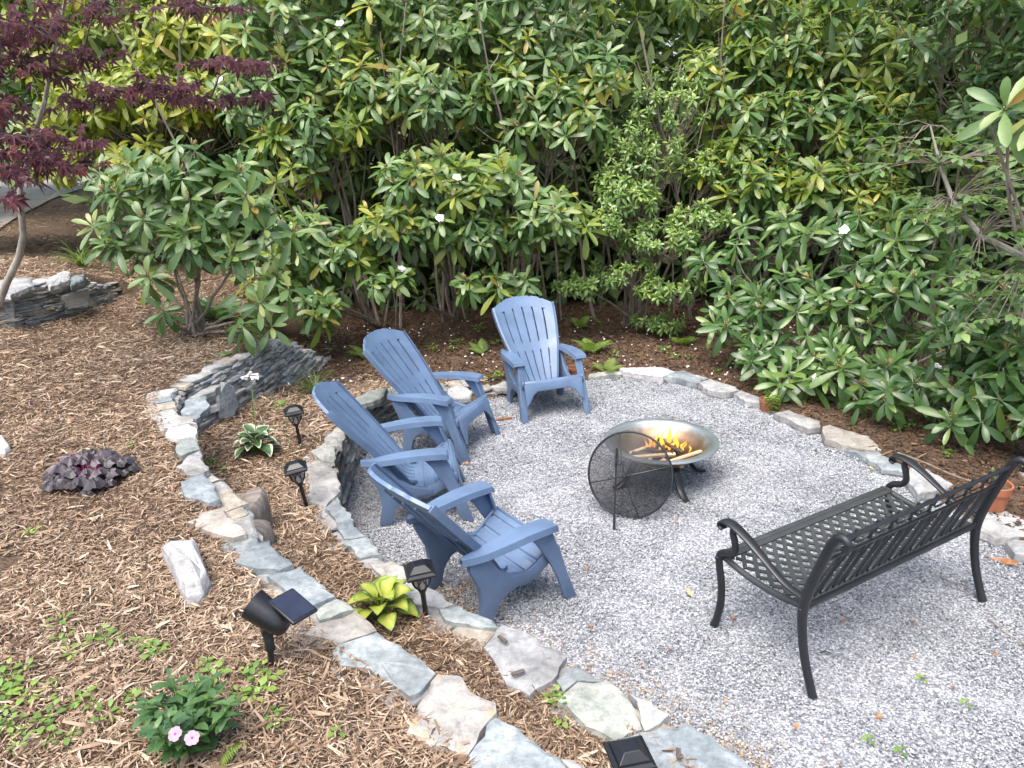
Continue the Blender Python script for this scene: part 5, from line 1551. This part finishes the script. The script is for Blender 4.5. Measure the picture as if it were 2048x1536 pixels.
# ------------------------------------------------------------------ woodland behind
def merged(name, variants, mats, placements, label, cat, parent=None):
    Vs, Fs, Ts, Ms, b = [], [], [], [], 0
    cache = []
    for me in variants:
        v = np.empty(len(me.vertices) * 3, np.float32); me.vertices.foreach_get("co", v); v = v.reshape(-1, 3)
        me.calc_loop_triangles(); f = np.empty(len(me.loop_triangles) * 3, np.int32); me.loop_triangles.foreach_get("vertices", f); f = f.reshape(-1, 3)
        pi = np.empty(len(me.loop_triangles), np.int32); me.loop_triangles.foreach_get("polygon_index", pi)
        t = np.empty(len(me.polygons), np.float32); me.attributes["tone"].data.foreach_get("value", t)
        mi = np.empty(len(me.polygons), np.int32); me.polygons.foreach_get("material_index", mi)
        cache.append((v, f, t[pi], mi[pi]))
    for mt in placements:
        v, f, t, mi = cache[random.randrange(len(cache))]
        A = np.array(mt.to_3x3(), np.float32); tv = np.array(mt.translation, np.float32)
        Vs.append(v @ A.T + tv); Fs.append(f + b); b += len(v); Ts.append(np.clip(t + random.uniform(-.2, .2), 0, 1)); Ms.append(mi)
    me = np_mesh(name, np.concatenate(Vs), np.concatenate(Fs), mats, smooth=True, tone=np.concatenate(Ts), mi=np.concatenate(Ms))
    o = inst(name, me, parent); return tag(o, label, cat, kind="stuff")
LOWV = [whorl(n=random.choice((7, 8, 9)), L=.2, W=.062, low=True).mesh("leaf_whorl", [M['far_leaf'], M['stem'], M['truss']]) for _ in range(5)]
pl = []
for i in range(4200):
    X_ = random.uniform(-8.5, 8.5); Y_ = random.uniform(10.2, 12.2); zt = 4.7
    Z_ = random.uniform(.1, zt) if random.random() < .75 else random.uniform(.1, 2.4)
    if X_ < -5.2 and Z_ < 2.1: continue
    ax = Vector((random.gauss(0, .35), random.gauss(-.35, .3), 1)).normalized()
    pl.append(Matrix.Translation((X_, Y_, Z_)) @ (ax.to_track_quat('Z', 'Y') @ Matrix.Rotation(random.uniform(0, 6.28), 3, 'Z').to_quaternion()).to_matrix().to_4x4() @ Matrix.Scale(random.uniform(1.2, 1.9), 4))
merged("thicket", LOWV, [M['far_leaf'], M['stem'], M['truss']], pl, "dense dark evergreen thicket filling the gaps behind the shrubs", "thicket")
# bare inner stems of the thicket
mb = MB()
for i in range(120):
    X_ = random.uniform(-3.6, 5.5); Y_ = random.uniform(9.3, 11.5); h = random.uniform(1.2, 3.8); lx, ly = random.gauss(0, .45), random.gauss(-.1, .3)
    z0 = ground_z(X_, Y_) - .05
    P = [Vector((X_ + lx * t + .06 * math.sin(6 * t + i), Y_ + ly * t + .05 * math.cos(5 * t + i), z0 + h * t)) for t in (0, .2, .4, .6, .8, 1)]
    r0 = random.uniform(.008, .024); mb.tube(P, [r0 * (1 - .5 * t / 5) for t in range(6)], 5)
    for j in range(2):
        q = P[random.choice((2, 3, 4))]; e = q + Vector((random.gauss(0, .3), random.gauss(-.1, .25), random.uniform(-.1, .5))); mb.tube([q, q.lerp(e, .5) + Vector((0, 0, -.04)), e], [.006, .005, .003], 4)
tag(mb.build("bare_stems", M['stem'], smooth=True), "tangle of bare grey stems inside the thicket", "stems", kind="stuff")

def tree(x, y, h, r_, label, crown0, crw, n, m=None):
    z0 = ground_z(x, y); root = empty("tree", (x, y, z0)); tag(root, label, "tree", "trees beyond the thicket")
    mb = MB(); P = [Vector((.15 * math.sin(t * 2 + x), .1 * math.cos(t * 3 + y), h * t)) for t in [k / 9 for k in range(10)]]
    P[0].z = -.1; mb.tube(P, [r_ * (1.25 if k == 0 else 1 - .75 * k / 9) for k in range(10)], 10)
    for k in range(14):
        t = random.uniform(crown0 / h, .95); i = int(t * 9); a = random.uniform(0, 6.28); L_ = crw * random.uniform(.5, .95) * (1.15 - t * .5)
        e = P[i] + Vector((math.cos(a) * L_, math.sin(a) * L_, L_ * .35)); mb.tube([P[i], P[i].lerp(e, .5) + Vector((0, 0, .15)), e], [r_ * .3, r_ * .2, .015], 5)
    mb.build("trunk", M['bark'], root, smooth=True)
    # crown: leaf-sized faces in clumps through the volume
    nc = 46; cs = []
    for k in range(nc):
        a = random.uniform(0, 6.28); t = random.random() ** .8; zz = crown0 + (h * 1.08 - crown0) * t; rr = crw * math.sqrt(random.random()) * (1 - .55 * t)
        cs.append((math.cos(a) * rr, math.sin(a) * rr, zz))
    cs = np.array(cs); k = rng.integers(0, nc, n); c = cs[k] + rng.normal(0, .42, (n, 3)) * np.array([1.1, 1.1, .6])
    th = rng.uniform(0, 6.28, n); tl = rng.normal(0, .55, n); s_ = rng.uniform(.06, .13, n)
    d = np.stack([np.cos(th), np.sin(th), tl * .8], 1); d /= np.linalg.norm(d, axis=1)[:, None]; e = np.cross(d, np.tile([0, 0, 1.], (n, 1)) + rng.normal(0, .35, (n, 3))); e /= np.linalg.norm(e, axis=1)[:, None]
    V = np.stack([c - d * s_[:, None], c + e * s_[:, None] * .5, c + d * s_[:, None], c - e * s_[:, None] * .5], 1).reshape(-1, 3)
    me = np_mesh("crown", V, np.arange(n * 4).reshape(-1, 4), [M['far_leaf']], tone=rng.random(n)); inst("crown", me, root)
    return root
tree(-2.35, 11.2, 6.2, .16, "grey-barked tree trunk standing among the rhododendrons left of centre", 4.4, 1.6, 1800)
tree(2.2, 13.5, 6.6, .15, "slim tree behind the laurel, its trunk hidden by leaves", 3.0, 2.2, 4200)
tree(-.2, 15.5, 7.2, .17, "slim tree far behind the central rhododendron", 2.8, 2.6, 4600)
tree(5.0, 15.5, 7.2, .17, "slim tree far behind the right-hand rhododendrons", 2.6, 2.6, 4600)
tree(-5.6, 15.5, 7.2, .17, "slim tree behind the sun-painted rhododendron", 3.2, 2.6, 4200)
tree(7.0, 11.5, 7.0, .16, "slim tree beyond the top right corner", 2.6, 2.4, 4600)
tree(6.4, 6.6, 7.5, .17, "broad unseen tree added beyond the right edge to shade the shrubs", 3.4, 2.8, 8000)  # added out of view so its crown darkens the right-hand shrubs

# farther woodland: leaf-sized faces in clumps, one mass
nc = 420; n = 52000
cs = np.stack([rng.uniform(-24, 20, nc), rng.uniform(13, 24, nc), rng.uniform(.6, 6.2, nc)], 1)
k_ = ~((cs[:, 0] < -6.5) & (cs[:, 1] < 24) & (cs[:, 2] < 3.0)); cs = cs[k_]; nc = len(cs)
c = cs[rng.integers(0, nc, n)] + rng.normal(0, .75, (n, 3)) * np.array([1.2, 1, .7])
th = rng.uniform(0, 6.28, n); d = np.stack([np.cos(th), np.sin(th), rng.normal(0, .4, n)], 1); d /= np.linalg.norm(d, axis=1)[:, None]
e = np.cross(d, np.tile([0, -.5, 1.], (n, 1)) + rng.normal(0, .4, (n, 3))); e /= np.linalg.norm(e, axis=1)[:, None]; s_ = rng.uniform(.12, .24, n)[:, None]
V = np.stack([c - d * s_, c + e * s_ * .45, c + d * s_, c - e * s_ * .45], 1).reshape(-1, 3)
tag(inst("woodland", np_mesh("woodland", V, np.arange(n * 4).reshape(-1, 4), [M['far_leaf']], tone=rng.random(n))), "leafy woodland beyond the thicket reading as one green mass", "woodland", kind="stuff")

# ------------------------------------------------------------------ small plants
def hosta_leaf(L, W, m):
    nr, ncol = 8, 7; V, RM = [], []
    y = z = 0.0; c0 = random.uniform(-.9, -.5)
    for i in range(nr):
        t = i / (nr - 1); a = .5 + c0 * 1.5 * t; y += L / (nr - 1) * math.cos(a) * (i > 0); z += L / (nr - 1) * math.sin(a) * (i > 0)
        w_ = W * .5 * prof_w([(0, .12), (.12, .55), (.35, 1), (.55, .95), (.8, .55), (1, .03)], t)
        for j in range(ncol):
            s_ = -1 + 2 * j / (ncol - 1); V.append((s_ * w_, y, z + .45 * w_ * s_ * s_ * .8 + .004 * math.sin(s_ * 9) * (abs(s_) < .95) + .005 * math.sin(t * 8 + s_ * 2)))
            RM.append(max(abs(s_), .99 if i == nr - 1 else (.75 if i == nr - 2 and abs(s_) > .3 else 0)))
    F = [(i * ncol + j, i * ncol + j + 1, (i + 1) * ncol + j + 1, (i + 1) * ncol + j) for i in range(nr - 1) for j in range(ncol - 1)]
    me = bpy.data.meshes.new("leaf"); me.from_pydata(V, [], F); me.materials.append(m)
    a = me.attributes.new("rim", 'FLOAT', 'POINT'); a.data.foreach_set("value", RM)
    me.polygons.foreach_set("use_smooth", [True] * len(F)); me.update(); return me
def hosta(p, m, n, L, W, label, spread=.05):
    root = empty("hosta", p); tag(root, label, "hosta"); vs_ = [hosta_leaf(L, W, m) for _ in range(5)]
    st = MB(); a = random.random() * 6
    for i in range(n):
        a += 2.4; f = i / n; e = R(70 - 62 * f + random.uniform(-8, 8)); r0 = .015 + spread * f
        b = Vector((math.cos(a) * r0, math.sin(a) * r0, .05 + .06 * (1 - f)))
        st.tube([Vector((0, 0, -.01)), b * .6, b], [.004, .0035, .003], 5)
        mt = Matrix.Rotation(a - math.pi / 2, 3, 'Z') @ Matrix.Rotation(e - .45, 3, 'X') @ Matrix.Rotation(random.uniform(-.3, .3), 3, 'Y')
        s_ = random.uniform(.75, 1.1); inst("leaf", random.choice(vs_), root, b, mt.to_quaternion(), (s_,) * 3)
    st.build("leaf_stalk", M['weed'], root, smooth=True)
    return root
hv = hosta(on(514, 905, .36), M['hosta_white'], 22, .14, .095, "white-edged hosta with a tall flower stalk in the middle bed")
hp = hv.location.copy()
tip = pt(500, 752, hp.y + .12) - hp
mb = MB(); mb.tube([Vector((0, 0, .02)), tip * .5 + Vector((.012, 0, .02)), tip], [.004, .0035, .0025], 5); mb.build("flower_stalk", M['weed'], hv, smooth=True)
for k in range(7):
    a = k * .9; d = Vector((math.cos(a), math.sin(a), -.35)); b = tip + Vector((0, 0, .012 * (k % 3)))
    mb = MB(); mb.tube([b, b + d * .022, b + d * .05, b + d * .058], [.002, .005, .010, .014], 6, caps=False); mb.build("flower", M['petal'], hv, smooth=True)
hosta(on(765, 1236, .36), M['hosta_gold'], 19, .125, .10, "golden yellow hosta with green leaf margins beside the path light", .06)

def lobed_leaf(r_, n=18):
    mb = MB(); V = [Vector((0, 0, 0))]
    for ring in (.5, 1.0):
        for k in range(n):
            a = 2 * math.pi * k / n; rr = r_ * ring * (1 + (.16 * math.cos(a * 6) if ring == 1 else 0)) * (.7 if abs(a - math.pi) < .3 else 1)
            V.append(Vector((rr * math.sin(a), rr * math.cos(a) + r_ * .6, (.012 if ring == .5 else -.004) + .010 * math.sin(a * 5 + ring) * ring - .014 * ring * ring)))
    F = []
    for k in range(n):
        j = (k + 1) % n; F += [(0, 1 + j, 1 + k), (1 + k, 1 + j, 1 + n + j, 1 + n + k)]
    V[0] = Vector((0, r_ * .5, .006)); mb.ct = .3; mb.add(V, F)
    mb.t = [min(.85, max(0, random.gauss(.45, .2))) for _ in mb.f]
    me = mb.mesh("leaf", M['heuchera'], smooth=True); return me
p = on(183, 962, .8); hc_ = empty("coral_bells", p); tag(hc_, "dark purple ruffled coral bells plant on the upper bed", "plant"); st = MB(); a = 0
LB = [lobed_leaf(.045) for _ in range(5)]
for i in range(44):
    a += 2.4; f = math.sqrt((i + .5) / 44); r0 = .19 * f; b = Vector((math.cos(a) * r0, math.sin(a) * r0 * .9, .13 - .085 * f * f + random.uniform(-.012, .015)))
    st.tube([Vector((b.x * .1, b.y * .1, -.01)), b * .55 + Vector((0, 0, .03)), b], [.003, .0025, .002], 4)
    mt = Matrix.Rotation(a - math.pi / 2, 3, 'Z') @ Matrix.Rotation(R(18 - 30 * f + random.uniform(-14, 14)), 3, 'X'); s_ = random.uniform(.7, 1.25)
    inst("leaf", random.choice(LB), hc_, b, mt.to_quaternion(), (s_,) * 3)
st.build("leaf_stalk", M['magenta'], hc_, smooth=True)

def strap_clump(p, n, L, label, W=.009, name="daylily"):
    root = empty(name, p); tag(root, label, "plant"); vs_ = []
    for _ in range(6):
        mb = MB(); mt = Matrix.Identity(4); leaf(mb, mt, L, W, [(0, .8), (.3, 1), (.7, .8), (1, .05)], .5, -1.9 * random.uniform(.6, 1.15), random.random(), [k / 8 for k in range(9)]); me = mb.mesh("blade", M['grass']); me.polygons.foreach_set("use_smooth", [True] * len(me.polygons)); vs_.append(me)
    for i in range(n):
        a = random.uniform(0, 6.28); e = R(random.uniform(52, 88)); mt = Matrix.Rotation(a, 3, 'Z') @ Matrix.Rotation(e, 3, 'X'); s_ = random.uniform(.6, 1.1)
        inst("blade", random.choice(vs_), root, (random.gauss(0, .02), random.gauss(0, .02), 0), mt.to_quaternion(), (s_,) * 3)
    return root
strap_clump(on(630, 790, .3), 60, .34, "grassy clump of thin arching leaves in the middle bed", .009)
strap_clump(on(165, 535, 1.1), 60, .5, "bright green strap-leaved clump above the short slate wall", .016)
strap_clump(on(245, 520, 1.1), 26, .4, "smaller strap-leaved clump at the foot of the left rhododendron", .014)

def frond_mesh(L, m, n=15, W=.11):
    mb = MB(); y = z = 0; P = [Vector((0, 0, 0))]
    for k in range(1, n + 1):
        a = .35 - 1.0 * k / n; y += L / n * math.cos(a); z += L / n * math.sin(a); P.append(Vector((0, y, z)))
    for k in range(2, n + 1):
        w_ = W * math.sin(math.pi * min(1, (k / n) * .82 + .16)) * (1.1 - .5 * k / n)
        for s_ in (-1, 1):
            mt = Matrix.Translation(P[k]) @ Matrix.Rotation(s_ * R(-68), 4, 'Z') @ Matrix.Rotation(R(-8), 4, 'X'); leaf(mb, mt, w_, .018 * L / .3, [(0, .6), (.3, 1), (.7, .7), (1, .05)], .1, -.3, random.uniform(.3, .8), (0, .35, .7, 1))
    mb.ct = .4; mb.tube(P, [.0025] * len(P), 4); me = mb.mesh("frond", m); me.polygons.foreach_set("use_smooth", [True] * len(me.polygons)); return me
FR = [frond_mesh(.3, M['fern'], n) for n in (13, 15, 17)]
FRD = [frond_mesh(.34, M['phlox'], n) for n in (14, 16)]
def fern(p, n, s0, label, vs_=FR, a0=None, spread=6.28):
    root = empty("fern", p); tag(root, label, "fern")
    for i in range(n):
        a = (a0 if a0 is not None else 0) + (i / max(1, n) - .5) * spread + random.uniform(-.25, .25); mt = Matrix.Rotation(a, 3, 'Z') @ Matrix.Rotation(R(random.uniform(20, 50)), 3, 'X'); s_ = s0 * random.uniform(.8, 1.15)
        inst("frond", random.choice(vs_), root, (random.gauss(0, .015), random.gauss(0, .015), 0), mt.to_quaternion(), (s_,) * 3)
    return root
fern(on(1185, 705, .05), 7, 1.0, "lime green fern right beside the farthest chair's arm")
fern(on(1160, 655, .05), 5, .8, "small fern behind the farthest chair's back", a0=-1.5)
fern(on(1215, 742, .05), 5, .7, "fern at the edge of the gravel by the farthest chair")
fern(on(738, 715, .1), 6, .95, "bright fern behind the second chair's tall back")
fern(on(970, 708, .05), 4, .8, "fern frond low on the ground left of the farthest chair", a0=1.2, spread=2)
fern(on(430, 640, .7), 9, 1.2, "dark green fern under the young rhododendron", FRD)
fern(on(1365, 690, .0), 5, .8, "dim fern in the shade at the right of the laurel")
fern(on(436, 1534, .75), 1, .42, "single bright fern frond at the foot of the pink phlox", a0=-1.2, spread=.5)

# phlox
p = on(385, 1488, .75); ph = empty("phlox", p); tag(ph, "dark green phlox with two pink flowers at the bottom edge", "plant")
stems = []
for i in range(24):
    a = random.uniform(0, 6.28); r0 = random.uniform(0, .07); d = Vector((math.cos(a) * random.uniform(.1, .8), math.sin(a) * random.uniform(.1, .6), 1)).normalized(); h = random.uniform(.10, .24)
    b = Vector((math.cos(a) * r0, math.sin(a) * r0, -.01)); P = [b, b + d * h * .5, b + d * h]
    mb = MB(); mb.cm = 1; mb.tube(P, [.003, .0025, .002], 4); mb.cm = 0
    for k in range(6):
        t = .25 + .75 * k / 5; q = b + d * h * t; aa = k * 1.57
        for s_ in (0, math.pi):
            mt = Matrix.Translation(q) @ Matrix.Rotation(aa + s_ + a, 4, 'Z') @ Matrix.Rotation(R(random.uniform(5, 40)), 4, 'X'); L_ = .062 * random.uniform(.8, 1.25) * (1 - .35 * (k == 5))
            leaf(mb, mt, L_, L_ * .42, OV, .25, -.6, min(1, max(0, random.gauss(.42, .18))), (0, .2, .5, .8, 1))
    mb.build("leafy_stem", [M['phlox'], M['weed']], ph, smooth=True)
for (u, v) in ((350, 1468), (384, 1476)):
    c = pt(u, v, p.y - .17) - p
    fl = empty("pink_flower", c); fl.parent = ph; fl.rotation_euler = (R(38), 0, R(random.uniform(-20, 20)))
    for k in range(5):
        mb = MB(); leaf(mb, Matrix.Rotation(k * 1.2566, 4, 'Z') @ Matrix.Rotation(.12, 4, 'X'), .02, .022, [(0, .25), (.4, .8), (.75, 1), (1, .55)], .05, -.2, .5, (0, .35, .7, 1)); mb.build("petal", M['pink'], fl, smooth=True)
    mb = MB(); mb.lathe([(0, .003), (.003, .002), (.004, 0)], 8); mb.build("eye", M['magenta'], fl, smooth=True)
    mb = MB(); mb.tube([(0, 0, 0), (0, .01, -.03), (0, .02, -.07)], .0015, 4); mb.build("flower_stalk", M['weed'], fl)

# weeds and seedlings
WD = []
for kind in range(6):
    mb = MB(); n = (5, 7, 9, 6, 4, 8)[kind]; a = 0
    for i in range(n):
        a += 2.4; L_ = random.uniform(.022, .042); b = Vector((math.cos(a) * .014 * i ** .5, math.sin(a) * .014 * i ** .5, .01 + .02 * random.random()))
        mt = Matrix.Translation(b) @ Matrix.Rotation(a - math.pi / 2, 4, 'Z') @ Matrix.Rotation(R(random.uniform(-5, 45)), 4, 'X'); leaf(mb, mt, L_, L_ * random.uniform(.6, .9), OV, .15, -.5, random.uniform(.2, .95), (0, .2, .5, .8, 1))
        mb.tube([(0, 0, -.005), b], [.0012, .001], 3, caps=False)
    WD.append(mb.mesh("weed", M['weed']))
spots = [(85, 833), (262, 893), (60, 1085), (105, 1255), (125, 1290), (150, 1320), (170, 1335), (30, 1390), (60, 1400), (110, 1370), (90, 1440), (40, 1500), (150, 1400), (195, 1410), (215, 1445), (240, 1330), (285, 1300), (255, 1310), (270, 1400), (205, 1395), (180, 1360), (45, 1345), (10, 1370), (15, 1440), (420, 1325), (425, 1335), (300, 1335), (520, 1355), (545, 1370), (510, 1390), (480, 1400), (565, 1450), (630, 1437), (460, 1420), (575, 1480), (655, 1470), (520, 1490), (765, 1335), (1115, 1410), (1120, 1438), (430, 930), (415, 925), (440, 935), (575, 850), (570, 868), (560, 820), (650, 800), (640, 725), (700, 720), (760, 725), (820, 720), (880, 700), (900, 690), (930, 680), (945, 665), (985, 740), (1000, 755), (970, 770), (960, 690), (1010, 700), (1190, 640), (1220, 650), (1240, 715), (1330, 705), (1360, 715), (1400, 735), (1420, 725), (1440, 740), (1550, 870), (1880, 905), (1895, 915), (1800, 855), (1815, 860), (20, 1470), (70, 1475), (130, 1480), (5, 1400), (110, 1420), (600, 1015), (805, 905 - 160), (855, 700), (1115, 1400), (340, 1345), (440, 1360), (500, 1425), (470, 1450), (310, 1310), (225, 1290)]
pl = []
random.shuffle(spots)
for (u, v) in spots[:62]:
    for k in range(random.choice((1, 1, 2))):
        q = on(u + random.gauss(0, 10), v + random.gauss(0, 6), .5); s_ = random.uniform(.5, .95) * (1 + .15 * max(0, q.y - 2.5))
        pl.append(Matrix.Translation(q + Vector((0, 0, .008))) @ Matrix.Rotation(random.uniform(0, 6.28), 4, 'Z') @ Matrix.Scale(s_, 4))
merged("weeds", WD, [M['weed']], pl, "small bright green weeds sprouting through the mulch", "weeds")
# single leaves lying or sprouting on the gravel
for (u, v, w_) in ((1845, 1360, "topmost of the four on the gravel"), (1740, 1482, "leftmost of the four on the gravel"), (1803, 1505, "lowest of the four on the gravel"), (1933, 1408, "rightmost of the four on the gravel")):
    q = at(u, v, .012); o = inst("weed_sprig", WD[4], None, q, None, (.7,) * 3); tag(o, "tiny green sprig, " + w_, "sprig", "green sprigs on the gravel")

# potted plants
q = at(1533, 822, .0); cj = empty("creeping_jenny", q + Vector((0, 0, .10))); tag(cj, "lime green trailing plant spilling from the small pot", "plant")
for i in range(26):
    a = random.uniform(-2.2, 1.6); L_ = random.uniform(.06, .19); P = []
    for k in range(7):
        t = k / 6; r_ = .03 + .055 * min(1, t * 2); P.append(Vector((math.cos(a) * r_ * 1.2, math.sin(a) * r_ * 1.2, .03 + .03 * math.sin(t * 3) - L_ * t * t * .75)))
    mb = MB(); mb.cm = 1; mb.tube(P, .001, 3); mb.cm = 0
    for k, b in enumerate(P):
        for s_ in (0, 1):
            mt = Matrix.Translation(b) @ Matrix.Rotation(a + s_ * 3.14 + k, 4, 'Z') @ Matrix.Rotation(R(random.uniform(-10, 40)), 4, 'X'); leaf(mb, mt, .019, .018, OV, .1, -.2, random.uniform(.6, 1), (0, .3, .7, 1))
    mb.build("trailing_stem", [M['fern'], M['weed']], cj)
q = at(1980, 1022, .045) + Vector((0, 0, .17)); sg = empty("potted_sprig", q); tag(sg, "small upright plant with pale leaves in the pot behind the bench", "plant")
for i in range(5):
    mb = MB(); a = i * 1.3; h = random.uniform(.08, .16); d = Vector((math.cos(a) * .25 - .25, math.sin(a) * .2, 1)); mb.cm = 1; mb.tube([(0, 0, 0), d * h * .5, d * h], .0018, 4); mb.cm = 0
    for k in range(7):
        mt = Matrix.Translation(d * h * (.35 + .65 * k / 6)) @ Matrix.Rotation(k * 2.4, 4, 'Z') @ Matrix.Rotation(R(35), 4, 'X'); leaf(mb, mt, .035, .016, OV, .2, -.3, random.uniform(.5, 1), (0, .3, .7, 1))
    mb.build("leafy_stem", [M['sapling'], M['weed']], sg)

# fallen leaves and twigs on the gravel
def curled(L, W, m, name, label, u, v, a, cat="leaf", z=.014, group=None, curl=1.2):
    mb = MB(); leaf(mb, Matrix.Identity(4), L, W, RH, .7, curl, .5, (0, .12, .35, .6, .82, 1), .3); o = mb.build(name, m, smooth=True); q = at(u, v, z); o.location = q; o.rotation_euler = (-.25 if curl > 0 else .1, .2, a); return tag(o, label, cat, group)
curled(.19, .05, M['deadleaf'], "dead_leaf", "large curled brown leaf on the gravel beyond the bench's rear leg", 1968, 1110, -2.5, curl=.8)
curled(.17, .05, M['deadleaf'], "dead_leaf", "large curled brown leaf against the edging at the right edge", 2032, 1115, -2.8, curl=.8)
curled(.05, .035, M['yellowleaf'], "dead_leaf", "yellow leaf on the gravel left of the bench", 1385, 1193, .6)
curled(.06, .03, M['yellowleaf'], "dead_leaf", "tan leaf on the gravel near the blue edging stone", 1752, 940, 1.0)
curled(.05, .03, M['deadleaf'], "dead_leaf", "small orange leaf at the foot of the second chair", 935, 931, .3)
for (u, v, w_) in ((1430, 835, "just behind the fire bowl's rim"), (1445, 866, "right of the fire bowl's rim"), (1446, 955, "right of the fire pit's right leg"), (1357, 1048, "in front of the fire pit's front leg"), (1460, 1238, "beside the bench's front near foot"), (1335, 1295, "midway between bench and pale cap stone"), (1838, 1250, "under the bench's far half"),
                   (1980, 1306, "near the thin twig at the right edge"), (1905, 1370, "in the lower right, above the lone sprig"), (1751, 1438, "low in the picture, left of two sprigs"), (1828, 1320, "right of the short black twig"), (1170, 1140, "right of the nearest chair's front leg"), (890, 985, "under the side-on chair's front"),
                   (1005, 870, "by the second chair's far front foot"), (1175, 1250, "below the nearest chair, on open gravel"), (1590, 1460, "below the nearest bench leg"), (1940, 1080, "just behind the bench's far rear leg"), (1680, 1240, "beneath the bench's back rail")):
    curled(random.uniform(.025, .045), random.uniform(.012, .022), M['deadleaf'], "leaf_fragment", "small brown leaf fragment " + w_, u, v, random.uniform(0, 6.28), "leaf", .012, "leaf fragments on the gravel")
def twig(pts, r_, m, name, label, z=.014):
    P = [at(u, v, z) for u, v in pts]; o0 = P[0].copy(); mb = MB(); mb.tube([p - o0 for p in P], r_, 5); o = mb.build(name, m, smooth=True); o.location = o0; return tag(o, label, "twig")
twig([(986, 842), (1003, 838), (1024, 836)], .012, M['deadleaf'], "bark_strip", "reddish strip of bark on the gravel by the second chair")
twig([(1975, 1235), (2005, 1262), (2050, 1290)], .0035, M['stem'], "fallen_twig", "dark thin twig on the gravel at the right edge")
twig([(1870, 1148), (1905, 1165), (1935, 1172)], .0035, M['stem'], "fallen_twig", "thin twig beside the bench's far rear leg")
twig([(1640, 1305), (1650, 1302), (1662, 1306)], .003, M['char'], "fallen_twig", "short black twig right of the nearest bench leg")
twig([(1795, 905), (1850, 925), (1905, 950), (1950, 965)], .005, M['stem'], "fallen_twig", "long bare twig lying behind the bench arm", .09)
for (u, v, L_, a, lab) in ((1135, 1274, .06, 2.2, "bark chunk lying at the corner of the big pale cap stone"), (1357, 1507, .05, 1.4, "bark chip standing out on the bottom blue slab"), (1036, 1345, .06, .5, "bark splinter on the big pale cap stone")):
    mb = MB(); mb.box((0, 0, 0), (L_, .016, .010)); o = mb.build("bark_chip", M['char' if False else 'litter'] if False else M['bark'], bevel=.002, seg=1); o.location = at(u if u != 1135 else 1005, v if u != 1135 else 1278, .408); o.rotation_euler = (.2, .1, a); tag(o, lab, "bark chip")
